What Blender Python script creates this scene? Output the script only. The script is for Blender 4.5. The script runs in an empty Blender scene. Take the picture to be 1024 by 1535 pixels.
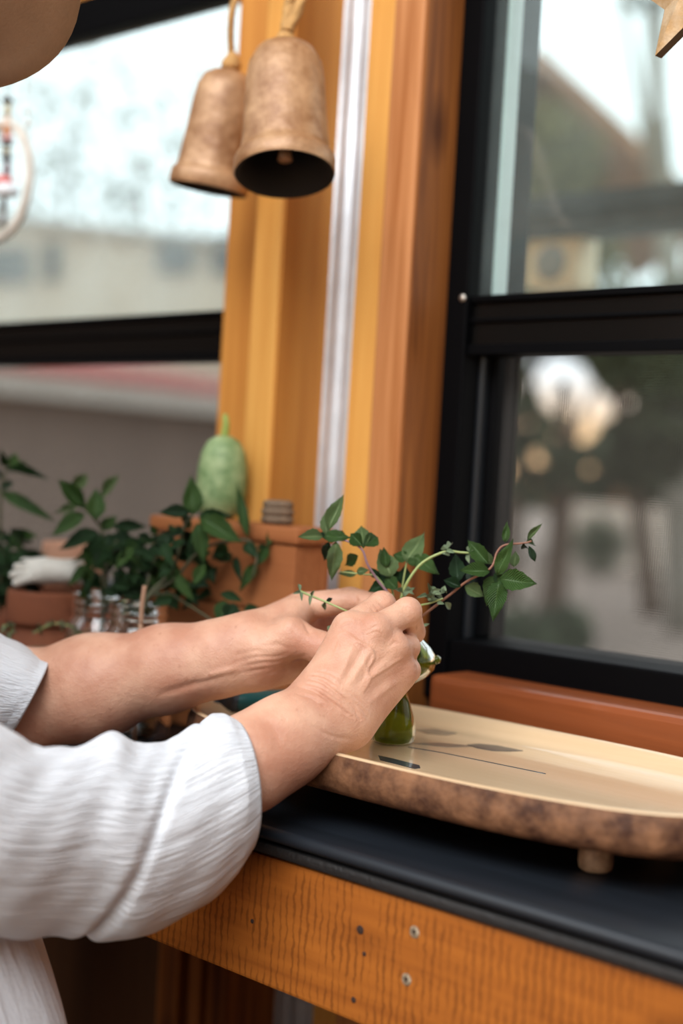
import bpy, bmesh, math, random
import numpy as np
from mathutils import Vector, Matrix, Euler

# ------------------------------------------------------------------ camera
S = bpy.context.scene
C = S.collection
FPX = 2133.0
EYE = 1.15                                   # camera height above the floor
YAW = math.atan2(2312, 2133); PITCH = .0225; ROLL = .058
_f0 = np.array([-math.cos(YAW), math.sin(YAW), 0]); _r0 = np.array([math.sin(YAW), math.cos(YAW), 0]); _u0 = np.array([0, 0, 1.])
FW = _f0*math.cos(PITCH) - _u0*math.sin(PITCH)
_u1 = _u0*math.cos(PITCH) + _f0*math.sin(PITCH)
UP = math.cos(ROLL)*_u1 - math.sin(ROLL)*_r0
RT = math.cos(ROLL)*_r0 + math.sin(ROLL)*_u1
CAM = np.array([0, 0, EYE])
cd = bpy.data.cameras.new('camera'); cam = bpy.data.objects.new('camera', cd); C.objects.link(cam)
cd.sensor_fit = 'HORIZONTAL'; cd.sensor_width = 24.0; cd.lens = 24.0*FPX/1024
cd.clip_start = .02; cd.clip_end = 400
cd.dof.use_dof = True; cd.dof.focus_distance = .872; cd.dof.aperture_fstop = 3.0
m = Matrix.Identity(4)
for i in range(3):
    m[i][0] = RT[i]; m[i][1] = UP[i]; m[i][2] = -FW[i]; m[i][3] = CAM[i]
cam.matrix_world = m
S.camera = cam

# ------------------------------------------------------------------ sky, light, exposure
W = bpy.data.worlds.new('sky'); S.world = W; W.use_nodes = True
nt = W.node_tree; nt.nodes.clear()
wo = nt.nodes.new('ShaderNodeOutputWorld'); wb = nt.nodes.new('ShaderNodeBackground')
tc = nt.nodes.new('ShaderNodeTexCoord'); sx = nt.nodes.new('ShaderNodeSeparateXYZ'); cr = nt.nodes.new('ShaderNodeValToRGB')
nt.links.new(tc.outputs['Generated'], sx.inputs[0]); nt.links.new(sx.outputs['Z'], cr.inputs[0])
el = cr.color_ramp.elements
el[0].position = 0.0; el[0].color = (1.0, .60, .30, 1)
el[1].position = .085; el[1].color = (.88, .96, 1.0, 1)
e = el.new(.045); e.color = (1.0, .68, .38, 1)
nt.links.new(cr.outputs[0], wb.inputs[0]); wb.inputs[1].default_value = 2.0
nt.links.new(wb.outputs[0], wo.inputs[0])

def area_light(name, loc, target, sx_, sy_, power, col=(1, 1, 1)):
    ld = bpy.data.lights.new(name, 'AREA'); ld.shape = 'RECTANGLE'; ld.size = sx_; ld.size_y = sy_; ld.energy = power; ld.color = col
    o = bpy.data.objects.new(name, ld); C.objects.link(o); o.location = loc
    o.rotation_euler = (Vector(target)-Vector(loc)).to_track_quat('-Z', 'Y').to_euler(); return o
# daylight from the wide open side of the shelter, behind and to the right of the camera
area_light('open_side_daylight', (.15, -1.3, 3.1), (-.6, .7, 1.0), 2.4, 1.6, 96, (.98, .99, 1.0))
S.view_settings.view_transform = 'Standard'; S.view_settings.look = 'None'
S.view_settings.gamma = 1.0; S.view_settings.exposure = 0.0; S.view_settings.use_curve_mapping = False

# ------------------------------------------------------------------ pixel helpers (1024 x 1535 frame)
def ray(x, y): return FW + (x-512)/FPX*RT + (767.5-y)/FPX*UP
def P(x, y, t): return CAM + ray(x, y)*t
def onZ(x, y, z): d = ray(x, y); return CAM + d*((z-EYE)/d[2])
def onY(x, y, Y): d = ray(x, y); return CAM + d*(Y/d[1])
def onX(x, y, X): d = ray(x, y); return CAM + d*(X/d[0])
rnd = random.Random(7)

# ------------------------------------------------------------------ materials
def new_mat(name):
    m = bpy.data.materials.new(name); m.use_nodes = True
    return m, m.node_tree, m.node_tree.nodes['Principled BSDF']
def plain(name, col, rough=.6, metal=0, spec=.5, noise=0, nscale=30, bump=0, bscale=80, col2=None, coat=0, sss=0):
    m, t, b = new_mat(name)
    b.inputs['Base Color'].default_value = (*col, 1); b.inputs['Roughness'].default_value = rough
    b.inputs['Metallic'].default_value = metal; b.inputs['Specular IOR Level'].default_value = spec
    b.inputs['Coat Weight'].default_value = coat
    if coat: b.inputs['Coat Roughness'].default_value = .12
    if sss:
        b.inputs['Subsurface Weight'].default_value = sss; b.inputs['Subsurface Radius'].default_value = (.01, .004, .002); b.inputs['Subsurface Scale'].default_value = 1.0
    co = t.nodes.new('ShaderNodeTexCoord')
    if noise or col2:
        n = t.nodes.new('ShaderNodeTexNoise'); n.inputs['Scale'].default_value = nscale; n.inputs['Detail'].default_value = 6; n.inputs['Roughness'].default_value = .65
        t.links.new(co.outputs['Object'], n.inputs['Vector'])
        r = t.nodes.new('ShaderNodeValToRGB'); c2 = col2 or tuple(max(0, c*(1-noise)) for c in col)
        r.color_ramp.elements[0].position = .35; r.color_ramp.elements[1].position = .68
        r.color_ramp.elements[0].color = (*c2, 1); r.color_ramp.elements[1].color = (*col, 1)
        t.links.new(n.outputs['Fac'], r.inputs[0]); t.links.new(r.outputs[0], b.inputs['Base Color'])
    if bump:
        n2 = t.nodes.new('ShaderNodeTexNoise'); n2.inputs['Scale'].default_value = bscale; n2.inputs['Detail'].default_value = 5
        t.links.new(co.outputs['Object'], n2.inputs['Vector'])
        bp = t.nodes.new('ShaderNodeBump'); bp.inputs['Strength'].default_value = bump; bp.inputs['Distance'].default_value = .002
        t.links.new(n2.outputs['Fac'], bp.inputs['Height']); t.links.new(bp.outputs[0], b.inputs['Normal'])
    return m
def wood(name, light, dark, axis=2, scale=1.0, rough=.5, coat=0, saw=0, knots=True, contrast=(.3, .72)):
    """grain runs along the given axis of the object"""
    m, t, b = new_mat(name); N = t.nodes.new; L = t.links.new
    b.inputs['Roughness'].default_value = rough; b.inputs['Coat Weight'].default_value = coat; b.inputs['Coat Roughness'].default_value = .1; b.inputs['Specular IOR Level'].default_value = .2
    co = N('ShaderNodeTexCoord'); oi = N('ShaderNodeObjectInfo'); ad = N('ShaderNodeVectorMath'); ad.operation = 'ADD'
    sc = N('ShaderNodeVectorMath'); sc.operation = 'SCALE'; sc.inputs[0].default_value = (3.1, 5.7, 2.3); L(oi.outputs['Random'], sc.inputs['Scale'])
    L(co.outputs['Object'], ad.inputs[0]); L(sc.outputs[0], ad.inputs[1])
    mp = N('ShaderNodeMapping'); v = [38*scale]*3; v[axis] = 2.2*scale; mp.inputs['Scale'].default_value = v
    L(ad.outputs[0], mp.inputs[0])
    n = N('ShaderNodeTexNoise'); n.inputs['Scale'].default_value = 1; n.inputs['Detail'].default_value = 8; n.inputs['Roughness'].default_value = .6; n.inputs['Distortion'].default_value = 1.4
    L(mp.outputs[0], n.inputs['Vector'])
    mp2 = N('ShaderNodeMapping'); v2 = [150*scale]*3; v2[axis] = 5*scale; mp2.inputs['Scale'].default_value = v2; L(ad.outputs[0], mp2.inputs[0])
    n2 = N('ShaderNodeTexNoise'); n2.inputs['Scale'].default_value = 1; n2.inputs['Detail'].default_value = 4; L(mp2.outputs[0], n2.inputs['Vector'])
    mx = N('ShaderNodeMath'); mx.operation = 'MULTIPLY_ADD'; mx.inputs[1].default_value = .35; L(n2.outputs['Fac'], mx.inputs[0]); 
    m7 = N('ShaderNodeMath'); m7.operation = 'MULTIPLY'; m7.inputs[1].default_value = .65; L(n.outputs['Fac'], m7.inputs[0]); L(m7.outputs[0], mx.inputs[2])
    r = N('ShaderNodeValToRGB'); r.color_ramp.elements[0].position = contrast[0]; r.color_ramp.elements[1].position = contrast[1]
    r.color_ramp.elements[0].color = (*dark, 1); r.color_ramp.elements[1].color = (*light, 1); L(mx.outputs[0], r.inputs[0])
    col = r.outputs[0]
    if saw:                                     # rows of dark circular-saw marks across the grain
        w = N('ShaderNodeTexNoise'); mp3 = N('ShaderNodeMapping'); v3 = [55]*3; v3[axis] = 60; mp3.inputs['Scale'].default_value = v3; L(ad.outputs[0], mp3.inputs[0])
        w.inputs['Scale'].default_value = 1; w.inputs['Detail'].default_value = 2; L(mp3.outputs[0], w.inputs['Vector'])
        wv = N('ShaderNodeTexWave'); wv.wave_type = 'BANDS'; wv.bands_direction = 'XYZ'[axis]; wv.inputs['Scale'].default_value = 58; wv.inputs['Distortion'].default_value = 3.0; wv.inputs['Detail'].default_value = 2; wv.inputs['Detail Scale'].default_value = 2.5
        L(ad.outputs[0], wv.inputs['Vector'])
        mm = N('ShaderNodeMath'); mm.operation = 'MULTIPLY'; L(w.outputs['Fac'], mm.inputs[0]); L(wv.outputs['Fac'], mm.inputs[1])
        rr = N('ShaderNodeValToRGB'); rr.color_ramp.elements[0].position = .36; rr.color_ramp.elements[1].position = .52
        rr.color_ramp.elements[0].color = (0, 0, 0, 1); rr.color_ramp.elements[1].color = (saw, saw, saw, 1); L(mm.outputs[0], rr.inputs[0])
        mc = N('ShaderNodeMix'); mc.data_type = 'RGBA'; L(rr.outputs[0], mc.inputs['Factor']); L(col, mc.inputs['A']); mc.inputs['B'].default_value = (dark[0]*.35, dark[1]*.3, dark[2]*.3, 1); col = mc.outputs['Result']
    if knots:
        mk = N('ShaderNodeMapping'); vk = [9*scale]*3; vk[axis] = 4.5*scale; mk.inputs['Scale'].default_value = vk; L(ad.outputs[0], mk.inputs[0])
        vo = N('ShaderNodeTexVoronoi'); vo.inputs['Scale'].default_value = 1; L(mk.outputs[0], vo.inputs['Vector'])
        rk = N('ShaderNodeValToRGB'); rk.color_ramp.elements[0].position = .03; rk.color_ramp.elements[1].position = .15
        rk.color_ramp.elements[0].color = (.75, .75, .75, 1); rk.color_ramp.elements[1].color = (0, 0, 0, 1); L(vo.outputs['Distance'], rk.inputs[0])
        mc = N('ShaderNodeMix'); mc.data_type = 'RGBA'; L(rk.outputs[0], mc.inputs['Factor']); L(col, mc.inputs['A']); mc.inputs['B'].default_value = (dark[0]*.4, dark[1]*.32, dark[2]*.3, 1); col = mc.outputs['Result']
    L(col, b.inputs['Base Color'])
    bp = N('ShaderNodeBump'); bp.inputs['Strength'].default_value = .25; bp.inputs['Distance'].default_value = .0015; L(mx.outputs[0], bp.inputs['Height']); L(bp.outputs[0], b.inputs['Normal'])
    return m
def glass_thin(name, tint, haze, hazecol, refl=1.0):
    m = bpy.data.materials.new(name); m.use_nodes = True; t = m.node_tree; t.nodes.clear(); N = t.nodes.new; L = t.links.new
    o = N('ShaderNodeOutputMaterial'); tr = N('ShaderNodeBsdfTransparent'); tr.inputs[0].default_value = (*tint, 1)
    gl = N('ShaderNodeBsdfGlossy'); gl.inputs['Roughness'].default_value = .01
    ge = N('ShaderNodeNewGeometry'); dt = N('ShaderNodeVectorMath'); dt.operation = 'DOT_PRODUCT'; L(ge.outputs['Normal'], dt.inputs[0]); L(ge.outputs['Incoming'], dt.inputs[1])
    ab = N('ShaderNodeMath'); ab.operation = 'ABSOLUTE'; L(dt.outputs['Value'], ab.inputs[0])
    iv = N('ShaderNodeMath'); iv.operation = 'SUBTRACT'; iv.inputs[0].default_value = 1; L(ab.outputs[0], iv.inputs[1])
    p5 = N('ShaderNodeMath'); p5.operation = 'POWER'; p5.inputs[1].default_value = 5; L(iv.outputs[0], p5.inputs[0])
    mf = N('ShaderNodeMath'); mf.operation = 'MULTIPLY_ADD'; mf.inputs[1].default_value = .96*refl; mf.inputs[2].default_value = .04*refl; L(p5.outputs[0], mf.inputs[0])
    m1 = N('ShaderNodeMixShader'); L(mf.outputs[0], m1.inputs[0]); L(tr.outputs[0], m1.inputs[1]); L(gl.outputs[0], m1.inputs[2])
    df = N('ShaderNodeBsdfDiffuse'); df.inputs[0].default_value = (*hazecol, 1); tl = N('ShaderNodeBsdfTranslucent'); tl.inputs[0].default_value = (*hazecol, 1)
    ms = N('ShaderNodeMixShader'); L(df.outputs[0], ms.inputs[1]); L(tl.outputs[0], ms.inputs[2])
    co = N('ShaderNodeTexCoord'); no = N('ShaderNodeTexNoise'); no.inputs['Scale'].default_value = 9; no.inputs['Detail'].default_value = 4; L(co.outputs['Object'], no.inputs['Vector'])
    mh = N('ShaderNodeMath'); mh.operation = 'MULTIPLY'; mh.inputs[1].default_value = haze*2; L(no.outputs['Fac'], mh.inputs[0])
    m2 = N('ShaderNodeMixShader'); L(mh.outputs[0], m2.inputs[0]); L(m1.outputs[0], m2.inputs[1]); L(ms.outputs[0], m2.inputs[2])
    L(m2.outputs[0], o.inputs[0]); return m
def screen_mat(name, pitch=.0017, amount=.2):
    m = bpy.data.materials.new(name); m.use_nodes = True; t = m.node_tree; t.nodes.clear(); N = t.nodes.new; L = t.links.new
    o = N('ShaderNodeOutputMaterial'); tr = N('ShaderNodeBsdfTransparent'); df = N('ShaderNodeBsdfDiffuse'); df.inputs[0].default_value = (.07, .065, .06, 1)
    co = N('ShaderNodeTexCoord'); sp = N('ShaderNodeSeparateXYZ'); L(co.outputs['Object'], sp.inputs[0]); outs = []
    for ax in ('X', 'Z'):
        d = N('ShaderNodeMath'); d.operation = 'DIVIDE'; d.inputs[1].default_value = pitch; L(sp.outputs[ax], d.inputs[0])
        f = N('ShaderNodeMath'); f.operation = 'FRACT'; L(d.outputs[0], f.inputs[0])
        l = N('ShaderNodeMath'); l.operation = 'LESS_THAN'; l.inputs[1].default_value = amount; L(f.outputs[0], l.inputs[0]); outs.append(l)
    mx = N('ShaderNodeMath'); mx.operation = 'MAXIMUM'; L(outs[0].outputs[0], mx.inputs[0]); L(outs[1].outputs[0], mx.inputs[1])
    s = N('ShaderNodeMixShader'); L(mx.outputs[0], s.inputs[0]); L(tr.outputs[0], s.inputs[1]); L(df.outputs[0], s.inputs[2]); L(s.outputs[0], o.inputs[0])
    return m
def solid_glass(name, col, rough=.02, ior=1.45):
    m, t, b = new_mat(name); b.inputs['Base Color'].default_value = (*col, 1); b.inputs['Roughness'].default_value = rough
    b.inputs['Transmission Weight'].default_value = 1; b.inputs['IOR'].default_value = ior; return m
def leaf_mat(name, a, bcol, rough=.45):
    m, t, b = new_mat(name); N = t.nodes.new; L = t.links.new
    uv = N('ShaderNodeUVMap'); sp = N('ShaderNodeSeparateXYZ'); L(uv.outputs[0], sp.inputs[0])
    ab = N('ShaderNodeMath'); ab.operation = 'ABSOLUTE'; su = N('ShaderNodeMath'); su.operation = 'SUBTRACT'; su.inputs[1].default_value = .5; L(sp.outputs['Y'], su.inputs[0]); L(su.outputs[0], ab.inputs[0])
    # side veins slant from the midrib towards the tip
    ma = N('ShaderNodeMath'); ma.operation = 'MULTIPLY_ADD'; ma.inputs[1].default_value = -.55; L(ab.outputs[0], ma.inputs[0]); L(sp.outputs['X'], ma.inputs[2])
    m2 = N('ShaderNodeMath'); m2.operation = 'MULTIPLY'; m2.inputs[1].default_value = 50; L(ma.outputs[0], m2.inputs[0])
    si = N('ShaderNodeMath'); si.operation = 'SINE'; L(m2.outputs[0], si.inputs[0])
    pw = N('ShaderNodeMath'); pw.operation = 'POWER'; pw.inputs[1].default_value = 4; L(si.outputs[0], pw.inputs[0])
    mid = N('ShaderNodeMath'); mid.operation = 'LESS_THAN'; mid.inputs[1].default_value = .025; L(ab.outputs[0], mid.inputs[0])
    mxx = N('ShaderNodeMath'); mxx.operation = 'MAXIMUM'; L(pw.outputs[0], mxx.inputs[0]); L(mid.outputs[0], mxx.inputs[1])
    oi = N('ShaderNodeObjectInfo'); r = N('ShaderNodeMix'); r.data_type = 'RGBA'; L(oi.outputs['Random'], r.inputs['Factor']); r.inputs['A'].default_value = (*a, 1); r.inputs['B'].default_value = (*bcol, 1)
    mc = N('ShaderNodeMix'); mc.data_type = 'RGBA'; mf = N('ShaderNodeMath'); mf.operation = 'MULTIPLY'; mf.inputs[1].default_value = .45; L(mxx.outputs[0], mf.inputs[0]); L(mf.outputs[0], mc.inputs['Factor'])
    L(r.outputs['Result'], mc.inputs['A']); mc.inputs['B'].default_value = (a[0]*2.2+.02, a[1]*1.7+.02, a[2]*1.8+.02, 1)
    L(mc.outputs['Result'], b.inputs['Base Color']); b.inputs['Roughness'].default_value = rough
    b.inputs['Transmission Weight'].default_value = 0; b.inputs['Specular IOR Level'].default_value = .185
    bp = N('ShaderNodeBump'); bp.inputs['Strength'].default_value = .8; bp.inputs['Distance'].default_value = .0014; bp.invert = True; L(mxx.outputs[0], bp.inputs['Height']); L(bp.outputs[0], b.inputs['Normal'])
    return m

M = {}
M['pine'] = wood('pine', (.66, .30, .065), (.46, .165, .03), 2)
M['pine_bright'] = wood('pine_bright', (.80, .42, .11), (.62, .27, .055), 2, knots=False)
M['pine_pink'] = wood('pine_pink', (.58, .255, .10), (.34, .115, .032), 2, contrast=(.36, .62))
M['cedar'] = wood('cedar', (.38, .130, .030), (.12, .032, .009), 2, contrast=(.36, .62))
M['beam'] = wood('beam', (.42, .130, .017), (.23, .062, .008), 0, saw=.5, rough=.6)
M['sill'] = wood('sill', (.32, .085, .025), (.17, .04, .012), 0, rough=.4, coat=.2, knots=False)
M['dark_wood'] = wood('dark_wood', (.085, .035, .014), (.045, .018, .008), 2)
M['tray_top'] = wood('tray_top', (.74, .54, .345), (.64, .44, .25), 0, rough=.3, coat=1.0, knots=False, contrast=(.2, .8))
M['tray_bark'] = plain('tray_bark', (.25, .115, .055), .65, noise=.6, nscale=55, bump=.8, bscale=120, col2=(.055, .021, .011), spec=.25)
M['tray_leg'] = plain('tray_leg', (.42, .24, .13), .6, bump=.5, bscale=120, nscale=90, col2=(.16, .075, .035))
M['boxwood'] = wood('boxwood', (.40, .145, .052), (.26, .082, .027), 0, rough=.6, knots=False)
M['counter'] = wood('counter', (.016, .020, .027), (.008, .010, .013), 0, rough=.42, knots=False); M['counter'].node_tree.nodes['Principled BSDF'].inputs['Specular IOR Level'].default_value = .3
M['rubber'] = plain('rubber', (.012, .011, .011), .5, bump=.5, bscale=300)
M['black_frame'] = plain('black_frame', (.0022, .0022, .0026), .5, spec=.05)
M['rail_bronze'] = plain('rail_bronze', (.0045, .004, .0036), .25, spec=.18)
M['alu'] = plain('alu', (.62, .68, .68), .35, metal=0, noise=.1)
M['galv'] = plain('galv', (.74, .76, .79), .42, metal=.45, nscale=25, col2=(.58, .60, .63))
M['pane_clear'] = glass_thin('pane_clear', (.90, .955, .94), .05, (.8, .9, .88), 1.0)
M['pane_dusty'] = glass_thin('pane_dusty', (.90, .95, .945), .13, (.80, .88, .87), 1.1)
M['screen'] = screen_mat('screen')
M['screw'] = plain('screw', (.55, .5, .44), .35, metal=.9)
M['plug'] = plain('plug', (.50, .40, .27), .8, nscale=500, col2=(.14, .09, .05), bump=1, bscale=600)
M['hole'] = plain('hole', (.03, .012, .006), .9)
M['bell'] = plain('bell', (.56, .33, .175), .45, nscale=42, col2=(.26, .115, .045), bump=.7, bscale=70, metal=.12)
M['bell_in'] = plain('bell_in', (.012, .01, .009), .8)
M['rope'] = plain('rope', (.62, .34, .12), .9, bump=.8, bscale=400, noise=.3, nscale=120)
M['twine'] = plain('twine', (.24, .16, .10), .9, bump=.8, bscale=400, noise=.4, nscale=150)
M['star'] = plain('star', (.74, .60, .42), .42, nscale=55, col2=(.50, .30, .12), bump=.5, bscale=120, metal=.3)
M['star_side'] = plain('star_side', (.16, .07, .015), .5, metal=.3)
M['felt'] = plain('felt', (.46, .29, .17), .95, noise=.1, nscale=60, bump=.2, bscale=500)
M['felt_dark'] = plain('felt_dark', (.20, .10, .05), .95)
M['white_ring'] = plain('white_ring', (.72, .66, .58), .6, noise=.25, nscale=40)
M['terracotta'] = plain('terracotta', (.25, .075, .03), .85, nscale=20, col2=(.17, .05, .02), bump=.2)
M['terracotta_pale'] = plain('terracotta_pale', (.58, .30, .19), .85, noise=.2, nscale=20)
M['soil'] = plain('soil', (.05, .03, .02), .95, bump=1, bscale=150)
M['glove'] = plain('glove', (.66, .63, .57), .95, noise=.08, nscale=80, bump=.6, bscale=300)
M['jar_glass'] = solid_glass('jar_glass', (.94, .97, .97))
M['water'] = solid_glass('water', (.93, .97, .95), 0, 1.33)
M['green_water'] = solid_glass('green_water', (.55, .62, .12), 0, 1.33)
M['vase_glass'] = solid_glass('vase_glass', (.17, .21, .014), .05, 1.14); M['vase_glass'].node_tree.nodes['Principled BSDF'].inputs['Coat Weight'].default_value = .35; M['vase_glass'].node_tree.nodes['Principled BSDF'].inputs['Transmission Weight'].default_value = .72; M['vase_glass'].node_tree.nodes['Principled BSDF'].inputs['Specular IOR Level'].default_value = .2
M['gourd'] = plain('gourd', (.40, .49, .24), .55, nscale=75, col2=(.13, .23, .08), bump=.3)
M['gourd_stem'] = plain('gourd_stem', (.30, .38, .08), .6)
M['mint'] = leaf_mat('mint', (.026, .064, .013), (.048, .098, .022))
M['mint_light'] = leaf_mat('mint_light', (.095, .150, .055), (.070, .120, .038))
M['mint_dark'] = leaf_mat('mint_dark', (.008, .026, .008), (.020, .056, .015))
M['sage'] = leaf_mat('sage', (.20, .29, .16), (.30, .38, .22))
M['stem_red'] = plain('stem_red', (.24, .10, .06), .5)
M['stem_purple'] = plain('stem_purple', (.26, .15, .17), .5)
M['stem_green'] = plain('stem_green', (.32, .38, .14), .5)
M['stem_dark'] = plain('stem_dark', (.06, .06, .025), .6)
M['twig'] = plain('twig', (.42, .24, .15), .7)
M['teal'] = plain('teal', (.008, .10, .10), .35)
M['steel_dark'] = plain('steel_dark', (.04, .04, .045), .4, metal=.6)
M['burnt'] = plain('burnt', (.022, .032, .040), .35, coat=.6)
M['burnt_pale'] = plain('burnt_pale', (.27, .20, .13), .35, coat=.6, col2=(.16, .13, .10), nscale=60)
M['bowl'] = plain('bowl', (.30, .14, .07), .5, noise=.3, nscale=25)
M['floor'] = wood('floor', (.055, .03, .018), (.03, .015, .01), 0)
M['trouser'] = plain('trouser', (.10, .12, .17), .9, noise=.2, nscale=200)
M['hair'] = plain('hair', (.30, .24, .19), .6, noise=.4, nscale=200)
M['eye'] = plain('eye', (.6, .58, .55), .2)
M['iris'] = plain('iris', (.05, .035, .02), .2)
M['shoe'] = plain('shoe', (.12, .07, .04), .6)

# ------------------------------------------------------------------ mesh helpers
def tag(o, label=None, cat=None, group=None, kind=None):
    if label: o['label'] = label
    if cat: o['category'] = cat
    if group: o['group'] = group
    if kind: o['kind'] = kind
    return o
def empty(name, loc=(0, 0, 0), **k):
    o = bpy.data.objects.new(name, None); C.objects.link(o); o.location = loc; o.empty_display_size = .02
    return tag(o, **k)
def link(name, me, mats, parent=None, smooth=True, origin=None):
    """verts of `me` are in world space; origin moves the object's origin without moving the shape"""
    if not isinstance(mats, (list, tuple)): mats = [mats]
    for mt in mats: me.materials.append(mt)
    if smooth:
        me.polygons.foreach_set('use_smooth', [True]*len(me.polygons))
    o = bpy.data.objects.new(name, me); C.objects.link(o)
    if origin is not None:
        og = Vector(origin); me.transform(Matrix.Translation(-og)); o.location = og
    if parent is not None:
        mw = o.matrix_basis.copy(); o.parent = parent
        o.matrix_parent_inverse = world_m(parent).inverted(); o.matrix_basis = mw
    return o
def world_m(o):
    mb = o.matrix_basis
    return mb if o.parent is None else world_m(o.parent) @ o.matrix_parent_inverse @ mb
def from_bm(name, bm, mats, parent=None, smooth=False, origin=None):
    me = bpy.data.meshes.new(name); bmesh.ops.recalc_face_normals(bm, faces=bm.faces); bm.to_mesh(me); bm.free()
    return link(name, me, mats, parent, smooth, origin)
def add_box(bm, lo, hi, bev=0):
    r = bmesh.ops.create_cube(bm, size=1)
    lo = Vector(lo); hi = Vector(hi); c = (lo+hi)/2; s = hi-lo
    for v in r['verts']: v.co = Vector((v.co.x*s.x, v.co.y*s.y, v.co.z*s.z))+c
    if bev:
        es = list({e for v in r['verts'] for e in v.link_edges})
        bmesh.ops.bevel(bm, geom=es, offset=bev, segments=2, affect='EDGES', profile=.6)
def box(name, lo, hi, mat, parent=None, bev=.002):
    lo, hi = [min(a, b) for a, b in zip(lo, hi)], [max(a, b) for a, b in zip(lo, hi)]
    bm = bmesh.new(); add_box(bm, lo, hi, bev)
    return from_bm(name, bm, mat, parent, origin=[(a+b)/2 for a, b in zip(lo, hi)])
def grid_mesh(name, pts, wrap_u=False, wrap_v=True, uv=True):
    """pts: array (nu, nv, 3)"""
    pts = np.asarray(pts, dtype=np.float64); nu, nv = pts.shape[:2]
    iu = np.arange(nu if wrap_u else nu-1); iv = np.arange(nv if wrap_v else nv-1)
    I, J = np.meshgrid(iu, iv, indexing='ij'); I2 = (I+1) % nu; J2 = (J+1) % nv
    f = np.stack([I*nv+J, I2*nv+J, I2*nv+J2, I*nv+J2], -1).reshape(-1, 4)
    me = bpy.data.meshes.new(name); me.from_pydata(pts.reshape(-1, 3).tolist(), [], f.tolist())
    if uv:
        ul = me.uv_layers.new(name='UVMap')
        U0 = I/(max(nu-1, 1)); V0 = J/nv if wrap_v else J/(nv-1); du = 1/max(nu-1, 1); dv = 1/nv if wrap_v else 1/(nv-1)
        a = np.stack([np.stack([U0, V0], -1), np.stack([U0+du, V0], -1), np.stack([U0+du, V0+dv], -1), np.stack([U0, V0+dv], -1)], -2)
        ul.data.foreach_set('uv', a.reshape(-1).astype(np.float32))
    return me
def frames(pts):
    pts = [Vector(p) for p in pts]; T = []
    for i in range(len(pts)):
        a = pts[max(i-1, 0)]; b = pts[min(i+1, len(pts)-1)]; T.append((b-a).normalized())
    n = T[0].orthogonal().normalized(); out = []
    for t in T:
        n = (n-t*n.dot(t)).normalized(); out.append((t, n, t.cross(n)))
    return pts, out
def smooth_path(pts, k=6):
    """Catmull-Rom through control points"""
    pts = [np.asarray(p, float) for p in pts]
    if len(pts) < 3: return [pts[0]+(pts[-1]-pts[0])*i/k for i in range(k+1)]
    out = []; q = [2*pts[0]-pts[1]]+pts+[2*pts[-1]-pts[-2]]
    for i in range(1, len(q)-2):
        for j in range(k):
            t = j/k; a, b, c, d = q[i-1], q[i], q[i+1], q[i+2]
            out.append(.5*((2*b)+(c-a)*t+(2*a-5*b+4*c-d)*t*t+(3*b-a-3*c+d)*t**3))
    out.append(pts[-1]); return out
def tube(name, pts, r, mat, parent=None, seg=10, k=6, smoothp=True, closed=False, twist=0):
    path = smooth_path(pts, k) if smoothp else pts
    n = len(path); rr = r if callable(r) else (lambda t: r)
    pv, fr = frames(path); g = []
    if not closed:
        t, a, b = fr[0]; g.append([pv[0]]*seg)
    for i in range(n):
        t, a, b = fr[i]; rad = rr(i/(n-1))
        ring = []
        for j in range(seg):
            th = 2*math.pi*j/seg+twist*i; q = 1.0
            if twist: q = 1+.22*abs(math.cos(1.5*(2*math.pi*j/seg)))
            ring.append(pv[i]+(a*math.cos(th)+b*math.sin(th))*rad*q)
        g.append(ring)
    if not closed: g.append([pv[-1]]*seg)
    me = grid_mesh(name, [[list(v) for v in r_] for r_ in g], wrap_u=closed)
    return link(name, me, mat, parent, True, origin=pv[0])
def lathe(name, prof, mat, parent=None, seg=48, origin=(0, 0, 0), rot=None, jitter=0, smooth=True):
    """prof: list of (r, z)"""
    g = []
    for (r, z) in prof:
        g.append([(r*math.cos(2*math.pi*j/seg), r*math.sin(2*math.pi*j/seg), z) for j in range(seg)])
    me = grid_mesh(name, g)
    if jitter:
        rr = random.Random(3)
        for v in me.vertices:
            n = math.sin(v.co.z*190+v.co.x*140)+math.sin(v.co.y*170-v.co.z*90); v.co.x *= 1+jitter*n; v.co.y *= 1+jitter*n
    mt = (rot.to_4x4() if rot else Matrix.Identity(4)); mt = Matrix.Translation(Vector(origin)) @ mt; me.transform(mt)
    return link(name, me, mat, parent, smooth, origin=origin)

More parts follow.
